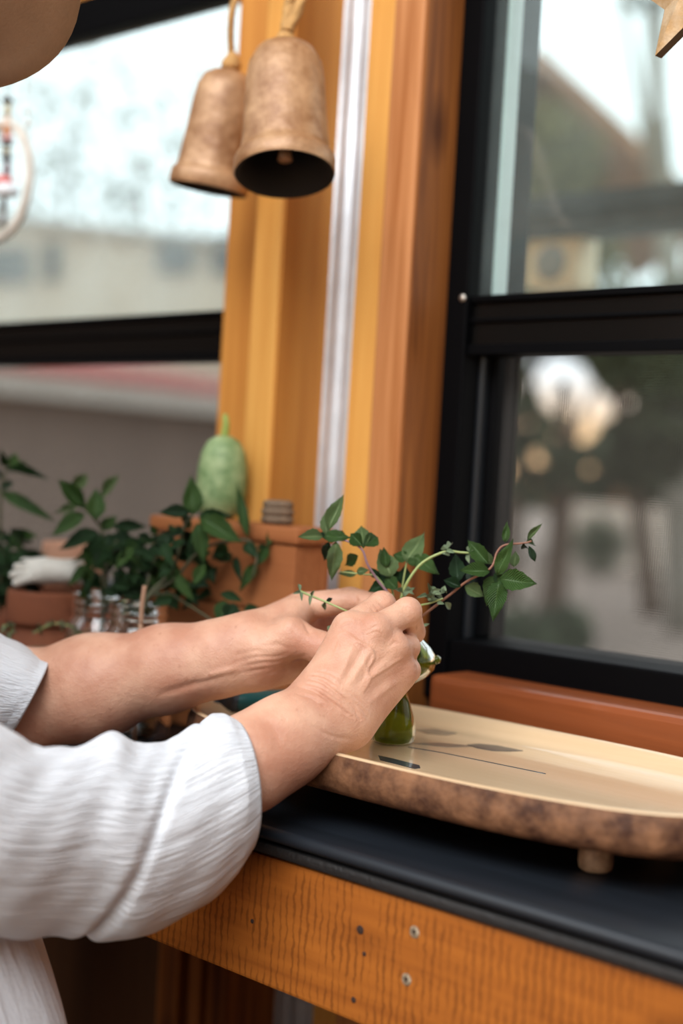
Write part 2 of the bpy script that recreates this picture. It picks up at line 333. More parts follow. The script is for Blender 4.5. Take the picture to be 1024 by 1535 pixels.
# ---- signed-distance modelling: smooth union of tapered capsules, polygonised by surface nets
def sdf_grid(prims, h, pad=.012):
    P0 = np.array([p[i] for p in prims for i in (0, 1)], float); rmax = max(max(p[2], p[3]) for p in prims)
    lo = np.min([np.minimum(p[0], p[1])-max(p[2], p[3]) for p in prims], axis=0)-pad; hi = np.max([np.maximum(p[0], p[1])+max(p[2], p[3]) for p in prims], axis=0)+pad
    n = np.ceil((hi-lo)/h).astype(int)+1
    F = np.full(n, .05, np.float32)
    for (a, b, ra, rb, k, op) in prims:
        a = np.asarray(a, float); b = np.asarray(b, float); R = max(ra, rb)+.016+k
        i0 = np.maximum(((np.minimum(a, b)-R-lo)/h).astype(int), 0); i1 = np.minimum(((np.maximum(a, b)+R-lo)/h).astype(int)+2, n)
        if np.any(i1 <= i0): continue
        X, Y, Z = [(lo[d]+np.arange(i0[d], i1[d])*h).astype(np.float32) for d in range(3)]
        X = X[:, None, None]; Y = Y[None, :, None]; Z = Z[None, None, :]
        ab = b-a; L2 = max(float(ab@ab), 1e-12)
        t = ((X-a[0])*ab[0]+(Y-a[1])*ab[1]+(Z-a[2])*ab[2])/L2; t = np.clip(t, 0, 1)
        d = np.sqrt((X-a[0]-t*ab[0])**2+(Y-a[1]-t*ab[1])**2+(Z-a[2]-t*ab[2])**2)-(ra+(rb-ra)*t)
        sl = tuple(slice(i0[q], i1[q]) for q in range(3)); f = F[sl]
        if op == 'sub':
            d = -d; hh = np.clip(.5-.5*(f-d)/k, 0, 1); F[sl] = f*(1-hh)+d*hh+k*hh*(1-hh)
        else:
            hh = np.clip(.5+.5*(f-d)/k, 0, 1); F[sl] = f*(1-hh)+d*hh-k*hh*(1-hh)
    return F, lo
def surface_nets(F, lo, h):
    n = np.array(F.shape); Sg = F < 0
    cnt = np.zeros(n-1, np.int8)
    for dx in (0, 1):
        for dy in (0, 1):
            for dz in (0, 1): cnt += Sg[dx:n[0]-1+dx, dy:n[1]-1+dy, dz:n[2]-1+dz]
    act = (cnt > 0) & (cnt < 8); ijk = np.argwhere(act); idx = np.full(n-1, -1, np.int64); idx[act] = np.arange(len(ijk))
    acc = np.zeros((len(ijk), 3)); num = np.zeros(len(ijk))
    cor = [np.array((a, b, c)) for a in (0, 1) for b in (0, 1) for c in (0, 1)]
    for c0 in cor:
        for ax in range(3):
            if c0[ax]: continue
            c1 = c0.copy(); c1[ax] = 1
            q0 = ijk+c0; q1 = ijk+c1
            f0 = F[q0[:, 0], q0[:, 1], q0[:, 2]]; f1 = F[q1[:, 0], q1[:, 1], q1[:, 2]]
            cr = (f0 < 0) != (f1 < 0); t = np.where(cr, f0/np.where(cr, f0-f1, 1), 0)
            p = np.repeat(c0[None].astype(float), len(ijk), 0); p[:, ax] += t
            acc += np.where(cr[:, None], p, 0); num += cr
    V = lo+(ijk+acc/num[:, None])*h
    faces = []
    for ax in range(3):
        u, v = (ax+1) % 3, (ax+2) % 3
        s0 = [slice(None)]*3; s1 = [slice(None)]*3; s0[ax] = slice(0, n[ax]-1); s1[ax] = slice(1, n[ax])
        ch = Sg[tuple(s0)] != Sg[tuple(s1)]; e = np.argwhere(ch)
        ok = (e[:, u] > 0) & (e[:, v] > 0) & (e[:, u] < n[u]-1) & (e[:, v] < n[v]-1); e = e[ok]
        ins = Sg[e[:, 0], e[:, 1], e[:, 2]]
        def cell(du, dv):
            q = e.copy(); q[:, u] += du; q[:, v] += dv; return idx[q[:, 0], q[:, 1], q[:, 2]]
        quad = np.stack([cell(-1, -1), cell(0, -1), cell(0, 0), cell(-1, 0)], -1)
        quad[~ins] = quad[~ins][:, ::-1]; faces.append(quad)
    return V, np.concatenate(faces)
def smooth_verts(V, Fq, it=2, lam=.5):
    for _ in range(it):
        acc = np.zeros_like(V); c = np.zeros(len(V))
        for a in range(4):
            b = (a+1) % 4
            np.add.at(acc, Fq[:, a], V[Fq[:, b]]); np.add.at(c, Fq[:, a], 1)
            np.add.at(acc, Fq[:, b], V[Fq[:, a]]); np.add.at(c, Fq[:, b], 1)
        V = V+lam*(acc/np.maximum(c, 1)[:, None]-V)
    return V
def vert_normals(V, Fq):
    nrm = np.cross(V[Fq[:, 2]]-V[Fq[:, 0]], V[Fq[:, 3]]-V[Fq[:, 1]]); N = np.zeros_like(V)
    for a in range(4): np.add.at(N, Fq[:, a], nrm)
    return N/np.maximum(np.linalg.norm(N, axis=1), 1e-12)[:, None]
def cap(a, b, ra, rb=None, k=.005, op='add'): return (np.asarray(a, float), np.asarray(b, float), ra, ra if rb is None else rb, k, op)
def mesh_from(name, V, Fq):
    me = bpy.data.meshes.new(name); me.from_pydata(V.tolist(), [], Fq.tolist()); return me

# ------------------------------------------------------------------ the setting
ZC = EYE-.205                # counter top
ZS = EYE-.1712               # tray surface
floor_o = tag(box('floor', (-2.5, -3.0, -.06), (1.9, .98, 0), M['floor'], bev=0), kind='structure')

ceiling_blocker_o = tag(box('ceiling', (-2.5, .25, 2.35), (1.9, .98, 2.41), M['dark_wood'], bev=0), kind='structure')  # unseen roof added to hold sky light off the window wall
tag(box('wall_left', (-2.5, -3.0, 0), (-2.42, .86, 2.35), M['dark_wood'], bev=0), kind='structure')  # unseen dark wall added so the window frames do not mirror the sky
tag(box('wall_right', (1.8, -3.0, 0), (1.88, .86, 2.35), M['dark_wood'], bev=0), kind='structure')  # unseen dark wall added to cut stray sky light from this side
# back wall: studs, boards and panels around two windows
wall = empty('wall_back', (-.5, .9, 0), kind='structure')
row = 505
XA0 = onY(332, row, .845)[0]; XA1 = onY(373, row, .845)[0]
XB0 = onY(373, row, .800)[0]; XB1 = onY(413, row, .800)[0]
YC = onX(487, row, XB1)[1]
XM0 = onY(480, row, YC+.004)[0]; XM1 = onY(530, row, YC+.004)[0]
XD0 = onY(527, row, .835)[0]; XD1 = onY(563, row, .835)[0]
XE0 = onY(562, row, .822)[0]; XE1 = onY(609, row, .822)[0]
YF = onX(664, row, XE1)[1]
ZT = 2.35
box('trim_board', (XA0, .845, 0), (XB0+.004, .90, ZT), M['pine'], wall)
box('stud', (XB0, .800, ZC+.0005), (XB1, .93, ZT), M['pine_bright'], wall, bev=.003)
box('side_board', (XB1, .8025, ZC+.0005), (XB1+.0016, .925, ZT), M['pine'], wall, bev=0)  # thin darker skin, the shade of the stud's side put into its colour
box('stud', (XD0, .835, 0), (XD1+.004, .93, ZT), M['pine_bright'], wall)
box('stud', (XE0, .822, 0), (XE1, YF+.03, ZT), M['pine_pink'], wall, bev=.003)
box('side_board', (XE1, .8235, 0), (XE1+.0016, YF+.004, ZT), M['cedar'], wall, bev=0)
# corrugated galvanised strip in the recess
g = []
for i in range(25):
    x = XM0-.006+(XM1-XM0+.012)*i/24
    g.append([(x, YC-.001+.0016*math.sin(i/24*math.pi*6), 0.0), (x, YC-.001+.0016*math.sin(i/24*math.pi*6), ZT)])
me = grid_mesh('metal_strip', g, wrap_v=False); o = link('metal_strip', me, M['galv'], wall)
sm = o.modifiers.new('thick', 'SOLIDIFY'); sm.thickness = .0012
box('panel', (XB1, .93, 0), (XE0+.03, .95, ZT), M['dark_wood'], wall, bev=0)
ZW0 = EYE-.165; ZW1 = EYE+.47
X1L, X1R = -1.62, XA0+.02      # window 1 extents
X2L, X2R = XE1+.001, .05       # window 2 extents
YW = YF                        # front of the window frames
for (a, b) in ((X1L, X1R), (X2L, X2R)):
    box('panel', (a, YW+.005, 0), (b, .95, ZW0), M['dark_wood'], wall, bev=0)  # dark wood paints the gloom under the counter into the panel
    box('panel', (a, YW+.005, ZW1), (b, .95, ZT), M['pine'], wall, bev=0)
box('panel', (-2.42, YW+.005, 0), (X1L, .95, ZT), M['pine'], wall, bev=0)
box('panel', (X2R, YW+.005, 0), (1.6, .95, ZT), M['pine'], wall, bev=0)
for xp0, xp1 in ((235, 266), (281, 300), (310, 340)):
    a = onY(xp0, 1480, .80)[0]; b = onY(xp1, 1480, .80)[0]
    box('stud', (a, .80, 0), (b, YW+.005, ZC-.03), M['cedar'], wall)  # darker cedar puts the counter's shade into these studs' colour
sill = tag(box('trim_1', (-.665, .828, EYE-.205), (X2R, YW+.02, EYE-.1405), M['sill'], bev=.005), kind='structure')
sill2 = tag(box('trim_2', (X1L, .845, EYE-.205), (XA0-.001, YW+.02, EYE-.1405), M['sill'], bev=.005), kind='structure')

def window(name, xa, xb, dusty, refl_strip):
    w = empty(name, ((xa+xb)/2, YW, ZW0), kind='structure')
    zb0, zb1 = EYE-.165, EYE-.118; r0, r1 = EYE+.108, EYE+.1435; t0, t1 = EYE+.432, ZW1
    fr = .021
    for nm, lo, hi in (('jamb', (xa, YW, zb0), (xa+fr, YW+.075, t1)), ('jamb', (xb-fr, YW, zb0), (xb, YW+.075, t1)),
                       ('head_rail', (xa+fr, YW, t0), (xb-fr, YW+.024, t1)), ('bottom_rail', (xa+fr, YW+.002, zb0), (xb-fr, YW+.07, zb1))):
        box(nm, lo, hi, M['black_frame'], w)
    mr = box('meeting_rail', (xa+fr, YW+.008, r0), (xb-fr, YW+.05, r1), M['rail_bronze'], w)
    box('rail_bead', (xa+fr, YW+.005, r0+.019), (xb-fr, YW+.010, r0+.022), M['black_frame'], mr, bev=.0008)
    box('rail_bead', (xa+fr, YW+.004, r0-.006), (xb-fr, YW+.03, r0+.002), M['black_frame'], mr, bev=.0008)
    box('rail_bead', (xa+fr, YW+.004, r1-.001), (xb-fr, YW+.03, r1+.004), M['black_frame'], mr, bev=.0008)
    # screen frame in the lower half
    for (a, b) in ((xa+fr, xa+fr+.010), (xb-fr-.010, xb-fr)):
        box('screen_frame', (a, YW+.030, zb1), (b, YW+.052, r0), M['black_frame'], w, bev=.003)
    box('screen_bead', (xa+fr-.001, YW+.02, zb1), (xa+fr+.003, YW+.03, r0-.004), plain('bead_'+name, (.012, .014, .017), .3), w, bev=.001)
    me = grid_mesh('insect_screen', [[(xa+fr, YW+.041, zb1), (xa+fr, YW+.041, r0)], [(xb-fr, YW+.041, zb1), (xb-fr, YW+.041, r0)]], wrap_v=False)
    link('insect_screen', me, M['screen'], w, False)
    box('pane', (xa+fr-.002, YW+.014, r1), (xb-fr+.002, YW+.017, t0), dusty, w, bev=0)
    if refl_strip:                                       # pale strip built in place of the reflection at the pane's edge
        box('outer_liner', (xa+fr-.002, YW+.030, r1), (xa+fr+.003, YW+.046, t0), M['alu'], w, bev=.001)
    for zz in (r1+.002, t0-.02):
        lathe('screw', [(0, .0012), (.0022, .001), (.003, 0), (.003, -.002)], M['screw'], w, 16, (xa+fr*.78, YW-.0005, zz), Matrix.Rotation(math.pi/2, 3, 'X'))
    return w
win1 = window('window_1', X1L, X1R, M['pane_dusty'], False)
win2 = window('window_2', X2L, X2R, M['pane_clear'], True)

# ------------------------------------------------------------------ counter
YCF = .5845
XL, XR = -1.7, .45
ct = empty('counter', ((XL+XR)/2, .69, 0), label='long black wooden bar counter with an orange saw-marked front beam', cat='counter')
prof = [(.819, ZC-.0084), (.819, ZC)]+[(YCF+.005-.005*math.sin(a), ZC-.0042+.0042*math.cos(a)) for a in np.linspace(0, math.pi*.95, 12)]+[(YCF+.012, ZC-.0084)]
g = [[(XL, y, z) for y, z in prof], [(XR, y, z) for y, z in prof]]
me = grid_mesh('countertop', g); bmm = bmesh.new(); bmm.from_mesh(me); bmesh.ops.holes_fill(bmm, edges=[e for e in bmm.edges if e.is_boundary]); bmesh.ops.recalc_face_normals(bmm, faces=bmm.faces); bmm.to_mesh(me); bmm.free()
o = link('countertop', me, M['counter'], ct, True, origin=((XL+XR)/2, .69, ZC))
box('edge_trim', (XL, YCF+.0025, ZC-.0168), (XR, YCF+.03, ZC-.0100), M['rubber'], ct, bev=.0025)
box('edge_batten', (XL, YCF+.008, ZC-.0185), (XR, YCF+.03, ZC-.0084), M['rubber'], ct, bev=0)
bm_o = box('apron_beam', (XL, YCF+.006, ZC-.0945), (XR, YCF+.045, ZC-.0185), M['beam'], ct, bev=.002)
for (x, y) in ((621, 1398), (609, 1469)):
    p = onY(x, y, YCF+.006); RX = Matrix.Rotation(math.pi/2, 3, 'X')
    pg = lathe('wood_plug', [(0, .0006), (.0018, .0009), (.0029, .0004), (.0034, 0), (.0034, -.002)], M['plug'], bm_o, 14, p, RX, jitter=.12)
    lathe('chip', [(0, .0013), (.0010, .0012), (.0014, .0004)], M['hole'], pg, 8, p+np.array([.0006, -.0003, .0008]), RX)
for (x, y, r_) in ((540, 1394, .0026), (530, 1499, .0018), (546, 1430, .0014), (378, 1381, .0014)):
    p = onY(x, y, YCF+.0059); lathe('nail_hole', [(0, .0003), (r_*.8, .0003), (r_, 0), (r_, -.001)], M['hole'], bm_o, 10, p, Matrix.Rotation(math.pi/2, 3, 'X'))
for xx in (-1.6, -1.15, .1):
    box('support_post', (xx, .635, 0), (xx+.07, .70, ZC-.0085), M['dark_wood'], ct)
box('backsplash', (XB1+.003, .8125, ZC+.0003), (XR, .8185, ZC+.030), M['counter'], ct, bev=.001)  # dark board added to deepen the shade beneath the tray
box('rear_ledger', (XL, .785, ZC-.075), (XR, .80, ZC-.0090), M['dark_wood'], ct)

# ------------------------------------------------------------------ footed wooden tray
TC = (-.5425, .710); TA, TB = .2085, .099; TEX = 2.9
def superell(a, b, n=96, ex=TEX):
    out = []
    for j in range(n):
        t = 2*math.pi*j/n; c, s = math.cos(t), math.sin(t)
        w = 1+.006*math.sin(3*t+1)+.004*math.sin(7*t)
        out.append((TC[0]+a*w*math.copysign(abs(c)**(2/ex), c), TC[1]+b*w*math.copysign(abs(s)**(2/ex), s)))
    return out
tray = empty('serving_tray', (TC[0], TC[1], ZC), label='long oval wooden serving tray with a bark-brown edge on short legs', cat='tray')
def ring(d, z): return [(x, y, z) for x, y in superell(TA-d, TB-d)]
rings_b = [ring(TB, ZS-.0145), ring(.030, ZS-.0145), ring(.012, ZS-.0140), ring(.005, ZS-.0125), ring(.001, ZS-.008), ring(0, ZS-.001), ring(.0008, ZS+.006), ring(.003, ZS+.0102)]
link('bark_edge', grid_mesh('bark_edge', rings_b), M['tray_bark'], tray, True, origin=(TC[0], TC[1], ZS))
rings_t = [ring(.003, ZS+.0102), ring(.0045, ZS+.0112), ring(.007, ZS+.0110), ring(.010, ZS+.0085), ring(.016, ZS+.003), ring(.020, ZS+.0008), ring(.025, ZS), ring(.05, ZS), ring(TB, ZS)]
link('tray_board', grid_mesh('tray_board', rings_t), M['tray_top'], tray, True, origin=(TC[0], TC[1], ZS))
leg_p = onZ(892, 1305, ZC)
for (lx, ly) in ((leg_p[0], leg_p[1]), (leg_p[0], 2*TC[1]-leg_p[1]), (2*TC[0]-leg_p[0], leg_p[1]), (2*TC[0]-leg_p[0], 2*TC[1]-leg_p[1])):
    lathe('leg', [(0, 0), (.0075, 0), (.0092, .0015), (.0098, .005), (.0093, .012), (.0088, .0215), (0, .0215)], M['tray_leg'], tray, 24, (lx, ly, ZC+.0002), jitter=.012)
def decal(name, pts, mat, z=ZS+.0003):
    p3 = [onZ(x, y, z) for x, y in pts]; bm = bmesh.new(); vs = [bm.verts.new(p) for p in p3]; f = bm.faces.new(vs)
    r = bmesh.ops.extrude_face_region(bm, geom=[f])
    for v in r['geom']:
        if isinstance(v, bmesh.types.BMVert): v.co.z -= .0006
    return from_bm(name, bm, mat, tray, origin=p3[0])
decal('burnt_bar', [(567, 1132), (590, 1137), (629, 1147), (630, 1151), (622, 1152), (570, 1139)], M['burnt'])  # thin dark and pale shapes laid on the tray board
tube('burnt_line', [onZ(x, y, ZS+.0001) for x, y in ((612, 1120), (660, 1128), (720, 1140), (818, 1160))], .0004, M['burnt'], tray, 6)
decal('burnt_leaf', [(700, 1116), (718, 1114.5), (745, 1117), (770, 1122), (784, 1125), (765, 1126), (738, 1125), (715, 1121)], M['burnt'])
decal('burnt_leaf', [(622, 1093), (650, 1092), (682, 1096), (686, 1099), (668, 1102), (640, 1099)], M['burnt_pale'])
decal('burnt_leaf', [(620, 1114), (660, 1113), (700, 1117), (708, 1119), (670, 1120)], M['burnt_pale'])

# ------------------------------------------------------------------ green glass bud vase
VB = P(588, 1113, .94); VB = onZ(588, 1113, ZS); VO = (VB[0], VB[1], ZS+.0004)
outer = [(0, 0), (.0125, 0), (.0146, .0018), (.0151, .006), (.0147, .012), (.0128, .019), (.0100, .027), (.0080, .034), (.0092, .038), (.0148, .0412), (.0205, .0448), (.0246, .0495), (.0258, .0545), (.0247, .0595), (.0212, .0645), (.0160, .0695), (.0112, .0745), (.0085, .080), (.0080, .086), (.0092, .0915), (.0098, .0925)]
inner = [(.0086, .0925), (.0066, .086), (.0070, .080), (.0092, .0745), (.0140, .0695), (.0190, .0645), (.0224, .0595), (.0235, .0545), (.0224, .0502), (.0184, .0460), (.0126, .0428), (.0072, .0395), (.0062, .034), (.0082, .027), (.0108, .019), (.0126, .012), (.0128, .007), (.0110, .0045), (0, .0045)]
vase = tag(empty('bud_vase', VO), label='small green glass gourd-shaped bud vase holding herb sprigs', cat='vase')
lathe('glass_body', outer+[(.0082, .0925), (.0066, .088), (0, .086)], M['vase_glass'], vase, 56, VO)
q = P(650, 991, .935); q = np.array([VO[0], VO[1], VO[2]+.0545])+RT*.0262
lathe('glass_nub', [(0, -.003), (.0022, -.002), (.0028, 0), (.0022, .002), (0, .003)], M['vase_glass'], vase, 16, q)

# ------------------------------------------------------------------ leaves and sprigs
def leaf_mesh(name, bend, fold, serr, wav=0, nt=11, ns=6, tip=1.0, sharp=.8):
    """unit leaf: base at origin, tip at +X, width 1 along Y, upper side +Z"""
    g = []
    for i in range(nt+1):
        t = i/nt; w = .5*(math.sin(math.pi*min(1, t**sharp*1.0))**1.12 if 0 < t < 1 else 0)+.015*(1-t)
        w *= 1+serr*(1 if i % 2 else -1)*(0 if t < .12 or t > .93 else 1)
        rowp = []
        for j in range(-ns//2, ns//2+1):
            s = j/(ns/2); y = s*w; z = abs(s)*w*fold+bend*(math.sin(t*math.pi*.5)**2)*-1+wav*math.sin(t*9+j)*.02
            rowp.append((t-.0*abs(bend), y, z))
        g.append(rowp)
    return grid_mesh(name, g, wrap_v=False)
LM = {}
for mn in ('mint', 'mint_light', 'mint_dark', 'sage'):
    LM[mn] = []
    for (be, fo, se, wv, sh) in ((.10, .35, .055, 1, .8), (.28, .2, .055, 1, .75), (-.06, .5, .05, 1, .85), (.45, .3, .05, 1.5, .8), (.15, .15, .03, 2, .65)):
        lm = leaf_mesh('leaf_'+mn, be, fo, se if mn != 'sage' else .01, wv, sharp=sh); lm.materials.append(M[mn])
        lm.polygons.foreach_set('use_smooth', [True]*len(lm.polygons)); LM[mn].append(lm)
CVEC = -FW
def leaf(parent, base, tip, width, mat, face=None, var=None, rd=rnd):
    base = Vector(base); tip = Vector(tip); L = (tip-base).length
    if L < 1e-5: return
    x = (tip-base).normalized(); n = Vector(face if face is not None else CVEC)
    n = n-x*n.dot(x)
    if n.length < 1e-3: n = x.orthogonal()
    n.normalize(); y = n.cross(x)
    me = LM[mat][var if var is not None else rd.randrange(5)]
    o = bpy.data.objects.new('leaf', me); C.objects.link(o)
    mw = Matrix((( x.x*L, y.x*width, n.x*L, base.x), (x.y*L, y.y*width, n.y*L, base.y), (x.z*L, y.z*width, n.z*L, base.z), (0, 0, 0, 1)))
    o.parent = parent; o.matrix_parent_inverse = Matrix.Identity(4)
    o.matrix_basis = world_m(parent).inverted() @ mw
    return o
def face_dir(rd, spread=.9):
    """mostly up and towards the light, varied"""
    v = np.array([.25, -.5, .75])+np.array([rd.uniform(-1, 1) for _ in range(3)])*spread; return v/np.linalg.norm(v)
def sprig(name, label, stem, mat_stem, leaves, group=None, r=.0009, depth=.92, wide=1.0, cat='herb sprig', rd=rnd, spread=.5, toward=.6):
    """stem: (px,py,depth) list; leaves: (bx,by,tx,ty,width_px,mat[,depth_b,depth_t])"""
    b = P(*stem[0]); root = empty(name, b, label=label, cat=cat, group=group)
    tube('stem', [P(*s) for s in stem], lambda t: r*(1.1-.45*t), mat_stem, root, 8, 5)
    for lf in leaves:
        bx, by, tx, ty, w, mt = lf[:6]; d0 = lf[6] if len(lf) > 6 else depth+rd.uniform(-.006, .006); d1 = lf[7] if len(lf) > 7 else d0+rd.uniform(-.012, .012)
        f = -ray(bx, by)*toward+face_dir(rd, spread)*(1-toward)
        leaf(root, P(bx, by, d0), P(tx, ty, d1), w*wide*d0/FPX*1.08, mt, f, rd=rd)
    return root
mouth = (600, 905, .938)
r1 = random.Random(11)
SPG = 'herb sprigs standing in the green vase'
sprig('mint_sprig', 'leafy green mint sprig with a red stem leaning out towards the window', [(606, 960, .94), (622, 932, .936), (636, 921, .93), (674, 892, .925), (699, 872, .92), (735, 852, .918), (745, 828, .92), (757, 817, .92), (786, 814, .918), (797, 811, .917)], M['stem_red'],
      [(757, 813, 761, 780, 11, 'mint'), (746, 862, 766, 808, 21, 'mint', .918, .912), (748, 868, 804, 874, 30, 'mint', .918, .908), (748, 870, 740, 930, 28, 'mint', .916, .908), (744, 863, 731, 908, 30, 'mint', .922, .918),
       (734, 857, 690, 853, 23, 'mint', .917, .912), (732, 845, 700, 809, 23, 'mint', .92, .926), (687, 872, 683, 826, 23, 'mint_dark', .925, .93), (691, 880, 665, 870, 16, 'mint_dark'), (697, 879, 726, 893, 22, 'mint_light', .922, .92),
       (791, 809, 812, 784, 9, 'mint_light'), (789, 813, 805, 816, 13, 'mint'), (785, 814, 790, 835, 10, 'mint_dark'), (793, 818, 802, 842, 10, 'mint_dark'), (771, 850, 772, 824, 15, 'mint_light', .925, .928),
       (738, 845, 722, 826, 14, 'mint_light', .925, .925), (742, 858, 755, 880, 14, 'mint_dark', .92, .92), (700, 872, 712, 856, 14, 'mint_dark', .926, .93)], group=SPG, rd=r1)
sprig('oregano_sprig', 'pale curved oregano stem with tufted flower buds', [(600, 955, .938), (602, 905, .936), (604, 890, .934), (613, 869, .93), (634, 843, .928), (667, 827, .926), (690, 828, .926), (703, 829, .926)], M['stem_green'],
      [(667+dx*.3, 826+dy*.3, 671+dx, 823+dy, 7, 'sage') for dx, dy in ((-7, -4), (0, -11), (7, -6), (9, 3), (3, 9), (-5, 7), (5, 0))] + [(701+dx*.3, 829+dy*.3, 704+dx, 829+dy, 6, 'sage') for dx, dy in ((0, -10), (6, -5), (7, 4), (0, 9), (-2, 12))]
      + [(604, 892, 619, 880, 9, 'sage'), (604, 890, 590, 884, 8, 'sage'), (606, 885, 622, 893, 9, 'sage')], group=SPG, r=.0011, depth=.926, rd=r1)
th = []
for i in range(20):
    cx = 642+rnd.uniform(-2, 22); cy = 899-(cx-642)*.1+rnd.uniform(-14, 6); a = rnd.uniform(-2.6, .6); l = rnd.uniform(8, 13)
    th.append((cx, cy, cx+l*math.cos(a), cy+l*math.sin(a), 6.5, 'sage'))
th.append((667, 903, 677, 914, 9, 'sage')); th.append((663, 890, 668, 876, 8, 'sage'))
sprig('thyme_sprig', 'small grey-green thyme sprig beside the hand in the vase', [(603, 960, .936), (612, 918, .93), (629, 908, .922), (645, 904, .918), (664, 897, .915)], M['stem_green'], th, group=SPG, r=.0008, depth=.916, rd=r1)
sprig('mint_sprig', 'mint sprig with spread leaves and a purple stem leaning towards the metal strip', [(597, 965, .94), (590, 905, .94), (565, 868, .938), (551, 846, .935), (542, 823, .934), (520, 811, .936), (488, 803, .94)], M['stem_purple'],
      [(545, 822, 541, 785, 22, 'mint_light'), (545, 818, 566, 806, 22, 'mint'), (543, 818, 526, 800, 20, 'mint'), (484, 804, 448, 803, 18, 'mint_light', .938, .93), (492, 795, 514, 740, 21, 'mint_light', .94, .942), (489, 802, 489, 758, 17, 'mint_light', .945, .95),
       (486, 805, 526, 802, 20, 'mint', .936, .934), (504, 812, 499, 868, 22, 'mint_light', .934, .93), (493, 812, 484, 843, 14, 'mint_dark', .944, .946), (500, 806, 478, 797, 14, 'mint_dark', .946, .946), (498, 800, 520, 812, 16, 'mint_dark', .945, .945)], group=SPG, depth=.935, rd=r1)
sprig('mint_sprig', 'short mint sprig with small narrow leaves just above the index finger', [(595, 960, .942), (588, 905, .942), (566, 866, .942), (545, 861, .942), (510, 857, .942)], M['stem_green'],
      [(537, 833, 510, 849, 18, 'mint'), (534, 861, 506, 858, 10, 'mint_light'), (535, 858, 552, 853, 12, 'mint_light'), (566, 866, 553, 849, 12, 'mint_dark')], group=SPG, depth=.942, r=.0007, rd=r1)
sprig('mint_sprig', 'mint tip with one broad leaf rising straight behind the fingers', [(600, 970, .944), (592, 915, .946), (588, 885, .945), (585, 866, .944)], M['stem_green'],
      [(586, 865, 576, 826, 31, 'mint_light', .942, .938), (580, 850, 574, 821, 14, 'mint'), (587, 868, 560, 858, 18, 'mint_dark', .946, .948), (585, 872, 552, 886, 20, 'mint_dark', .944, .94), (590, 872, 601, 856, 16, 'mint_dark', .948, .948), (578, 866, 597, 884, 20, 'mint', .943, .94)], group=SPG, depth=.944, rd=r1)
sprig('mint_sprig', 'mint tip with a pointed folded leaf beside the curved pale stem', [(602, 970, .946), (601, 910, .95), (603, 882, .948), (610, 840, .946)], M['stem_green'],
      [(609, 843, 636, 795, 29, 'mint_light', .944, .95), (612, 838, 590, 829, 18, 'mint', .945, .945), (620, 834, 659, 858, 25, 'mint', .944, .938), (606, 878, 605, 846, 20, 'mint_dark', .948, .95), (612, 845, 624, 838, 14, 'mint', .94, .94)], group=SPG, depth=.945, rd=r1)
hs = [(449, 886, .933), (466, 893, .93), (488, 902, .926), (513, 913, .922), (540, 925, .925)]
sprig('thyme_sprig', 'thin thyme stem pinched between the two hands', hs, M['stem_green'],
      [(450, 887, 447, 876, 5, 'sage'), (451, 887, 443, 888, 5, 'sage'), (452, 888, 452, 897, 5, 'sage'), (466, 893, 464, 902, 5, 'sage'), (467, 893, 472, 884, 5, 'sage'), (488, 902, 486, 916, 7, 'sage'), (489, 902, 499, 896, 6, 'mint_dark'), (487, 902, 482, 909, 5, 'sage'),
       (497, 938, 492, 946, 8, 'sage', .925, .922), (495, 938, 500, 947, 7, 'sage', .925, .922)], depth=.926, r=.0008, rd=r1)
sprig('thyme_sprig', 'tiny drooping thyme sprig below the middle finger', [(612, 965, .93), (628, 945, .922), (634, 938, .92), (640, 936, .918)], M['stem_green'],
      [(632, 939, 641, 935, 5, 'sage'), (630, 942, 628, 953, 6, 'mint_dark'), (628, 946, 622, 948, 6, 'sage'), (633, 941, 638, 944, 5, 'sage')], depth=.92, r=.0007, rd=r1)

# ------------------------------------------------------------------ jars with cut mint on the counter
def jar(px, depth_y, label):
    p = onY(px, 930, depth_y); og = (p[0], p[1], ZC+.0004)
    j = empty('mason_jar', og, label=label, cat='jar', group='clear glass jars of cut mint')
    o_ = [(0, 0), (.024, 0), (.028, .003), (.0285, .010), (.0285, .070), (.027, .079), (.0225, .085), (.0222, .088), (.0235, .0895), (.0222, .091), (.0222, .094), (.0235, .0955), (.0222, .097), (.0222, .101), (.0232, .1025)]
    i_ = [(.0205, .1025), (.0203, .086), (.025, .078), (.0263, .070), (.0263, .008), (.022, .005), (0, .005)]
    lathe('glass_body', o_+i_, M['jar_glass'], j, 40, og)
    lathe('water', [(0, .0052), (.0215, .0052), (.0258, .009), (.0258, .058), (0, .058)], M['water'], j, 32, og)
    return og
J1 = jar(150, .705, 'clear glass jar of mint beside the terracotta pot')
J2 = jar(208, .690, 'clear glass jar of mint in front of the wooden box')
def depth_of(p): return float((np.asarray(p)-CAM)@FW)
D1, D2 = depth_of(J1), depth_of(J2)
r2 = random.Random(5)
def jarmouth(J, dz=.06, dx=0): return np.array(J)+np.array([dx, 0, dz])
def px_of(p):
    v = np.asarray(p)-CAM; z = v@FW; return (512+FPX*(v@RT)/z, 767.5-FPX*(v@UP)/z, z)
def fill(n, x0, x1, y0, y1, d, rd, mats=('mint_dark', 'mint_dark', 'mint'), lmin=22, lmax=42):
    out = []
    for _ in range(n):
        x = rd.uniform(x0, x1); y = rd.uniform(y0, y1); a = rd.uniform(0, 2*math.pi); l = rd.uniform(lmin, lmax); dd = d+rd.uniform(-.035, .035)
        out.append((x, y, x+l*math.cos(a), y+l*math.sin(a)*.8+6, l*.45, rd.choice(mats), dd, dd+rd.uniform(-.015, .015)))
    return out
BG = 'mint stems cut and standing in the glass jars'
a = px_of(jarmouth(J2, .03)); b = px_of(jarmouth(J2, .10, .004))
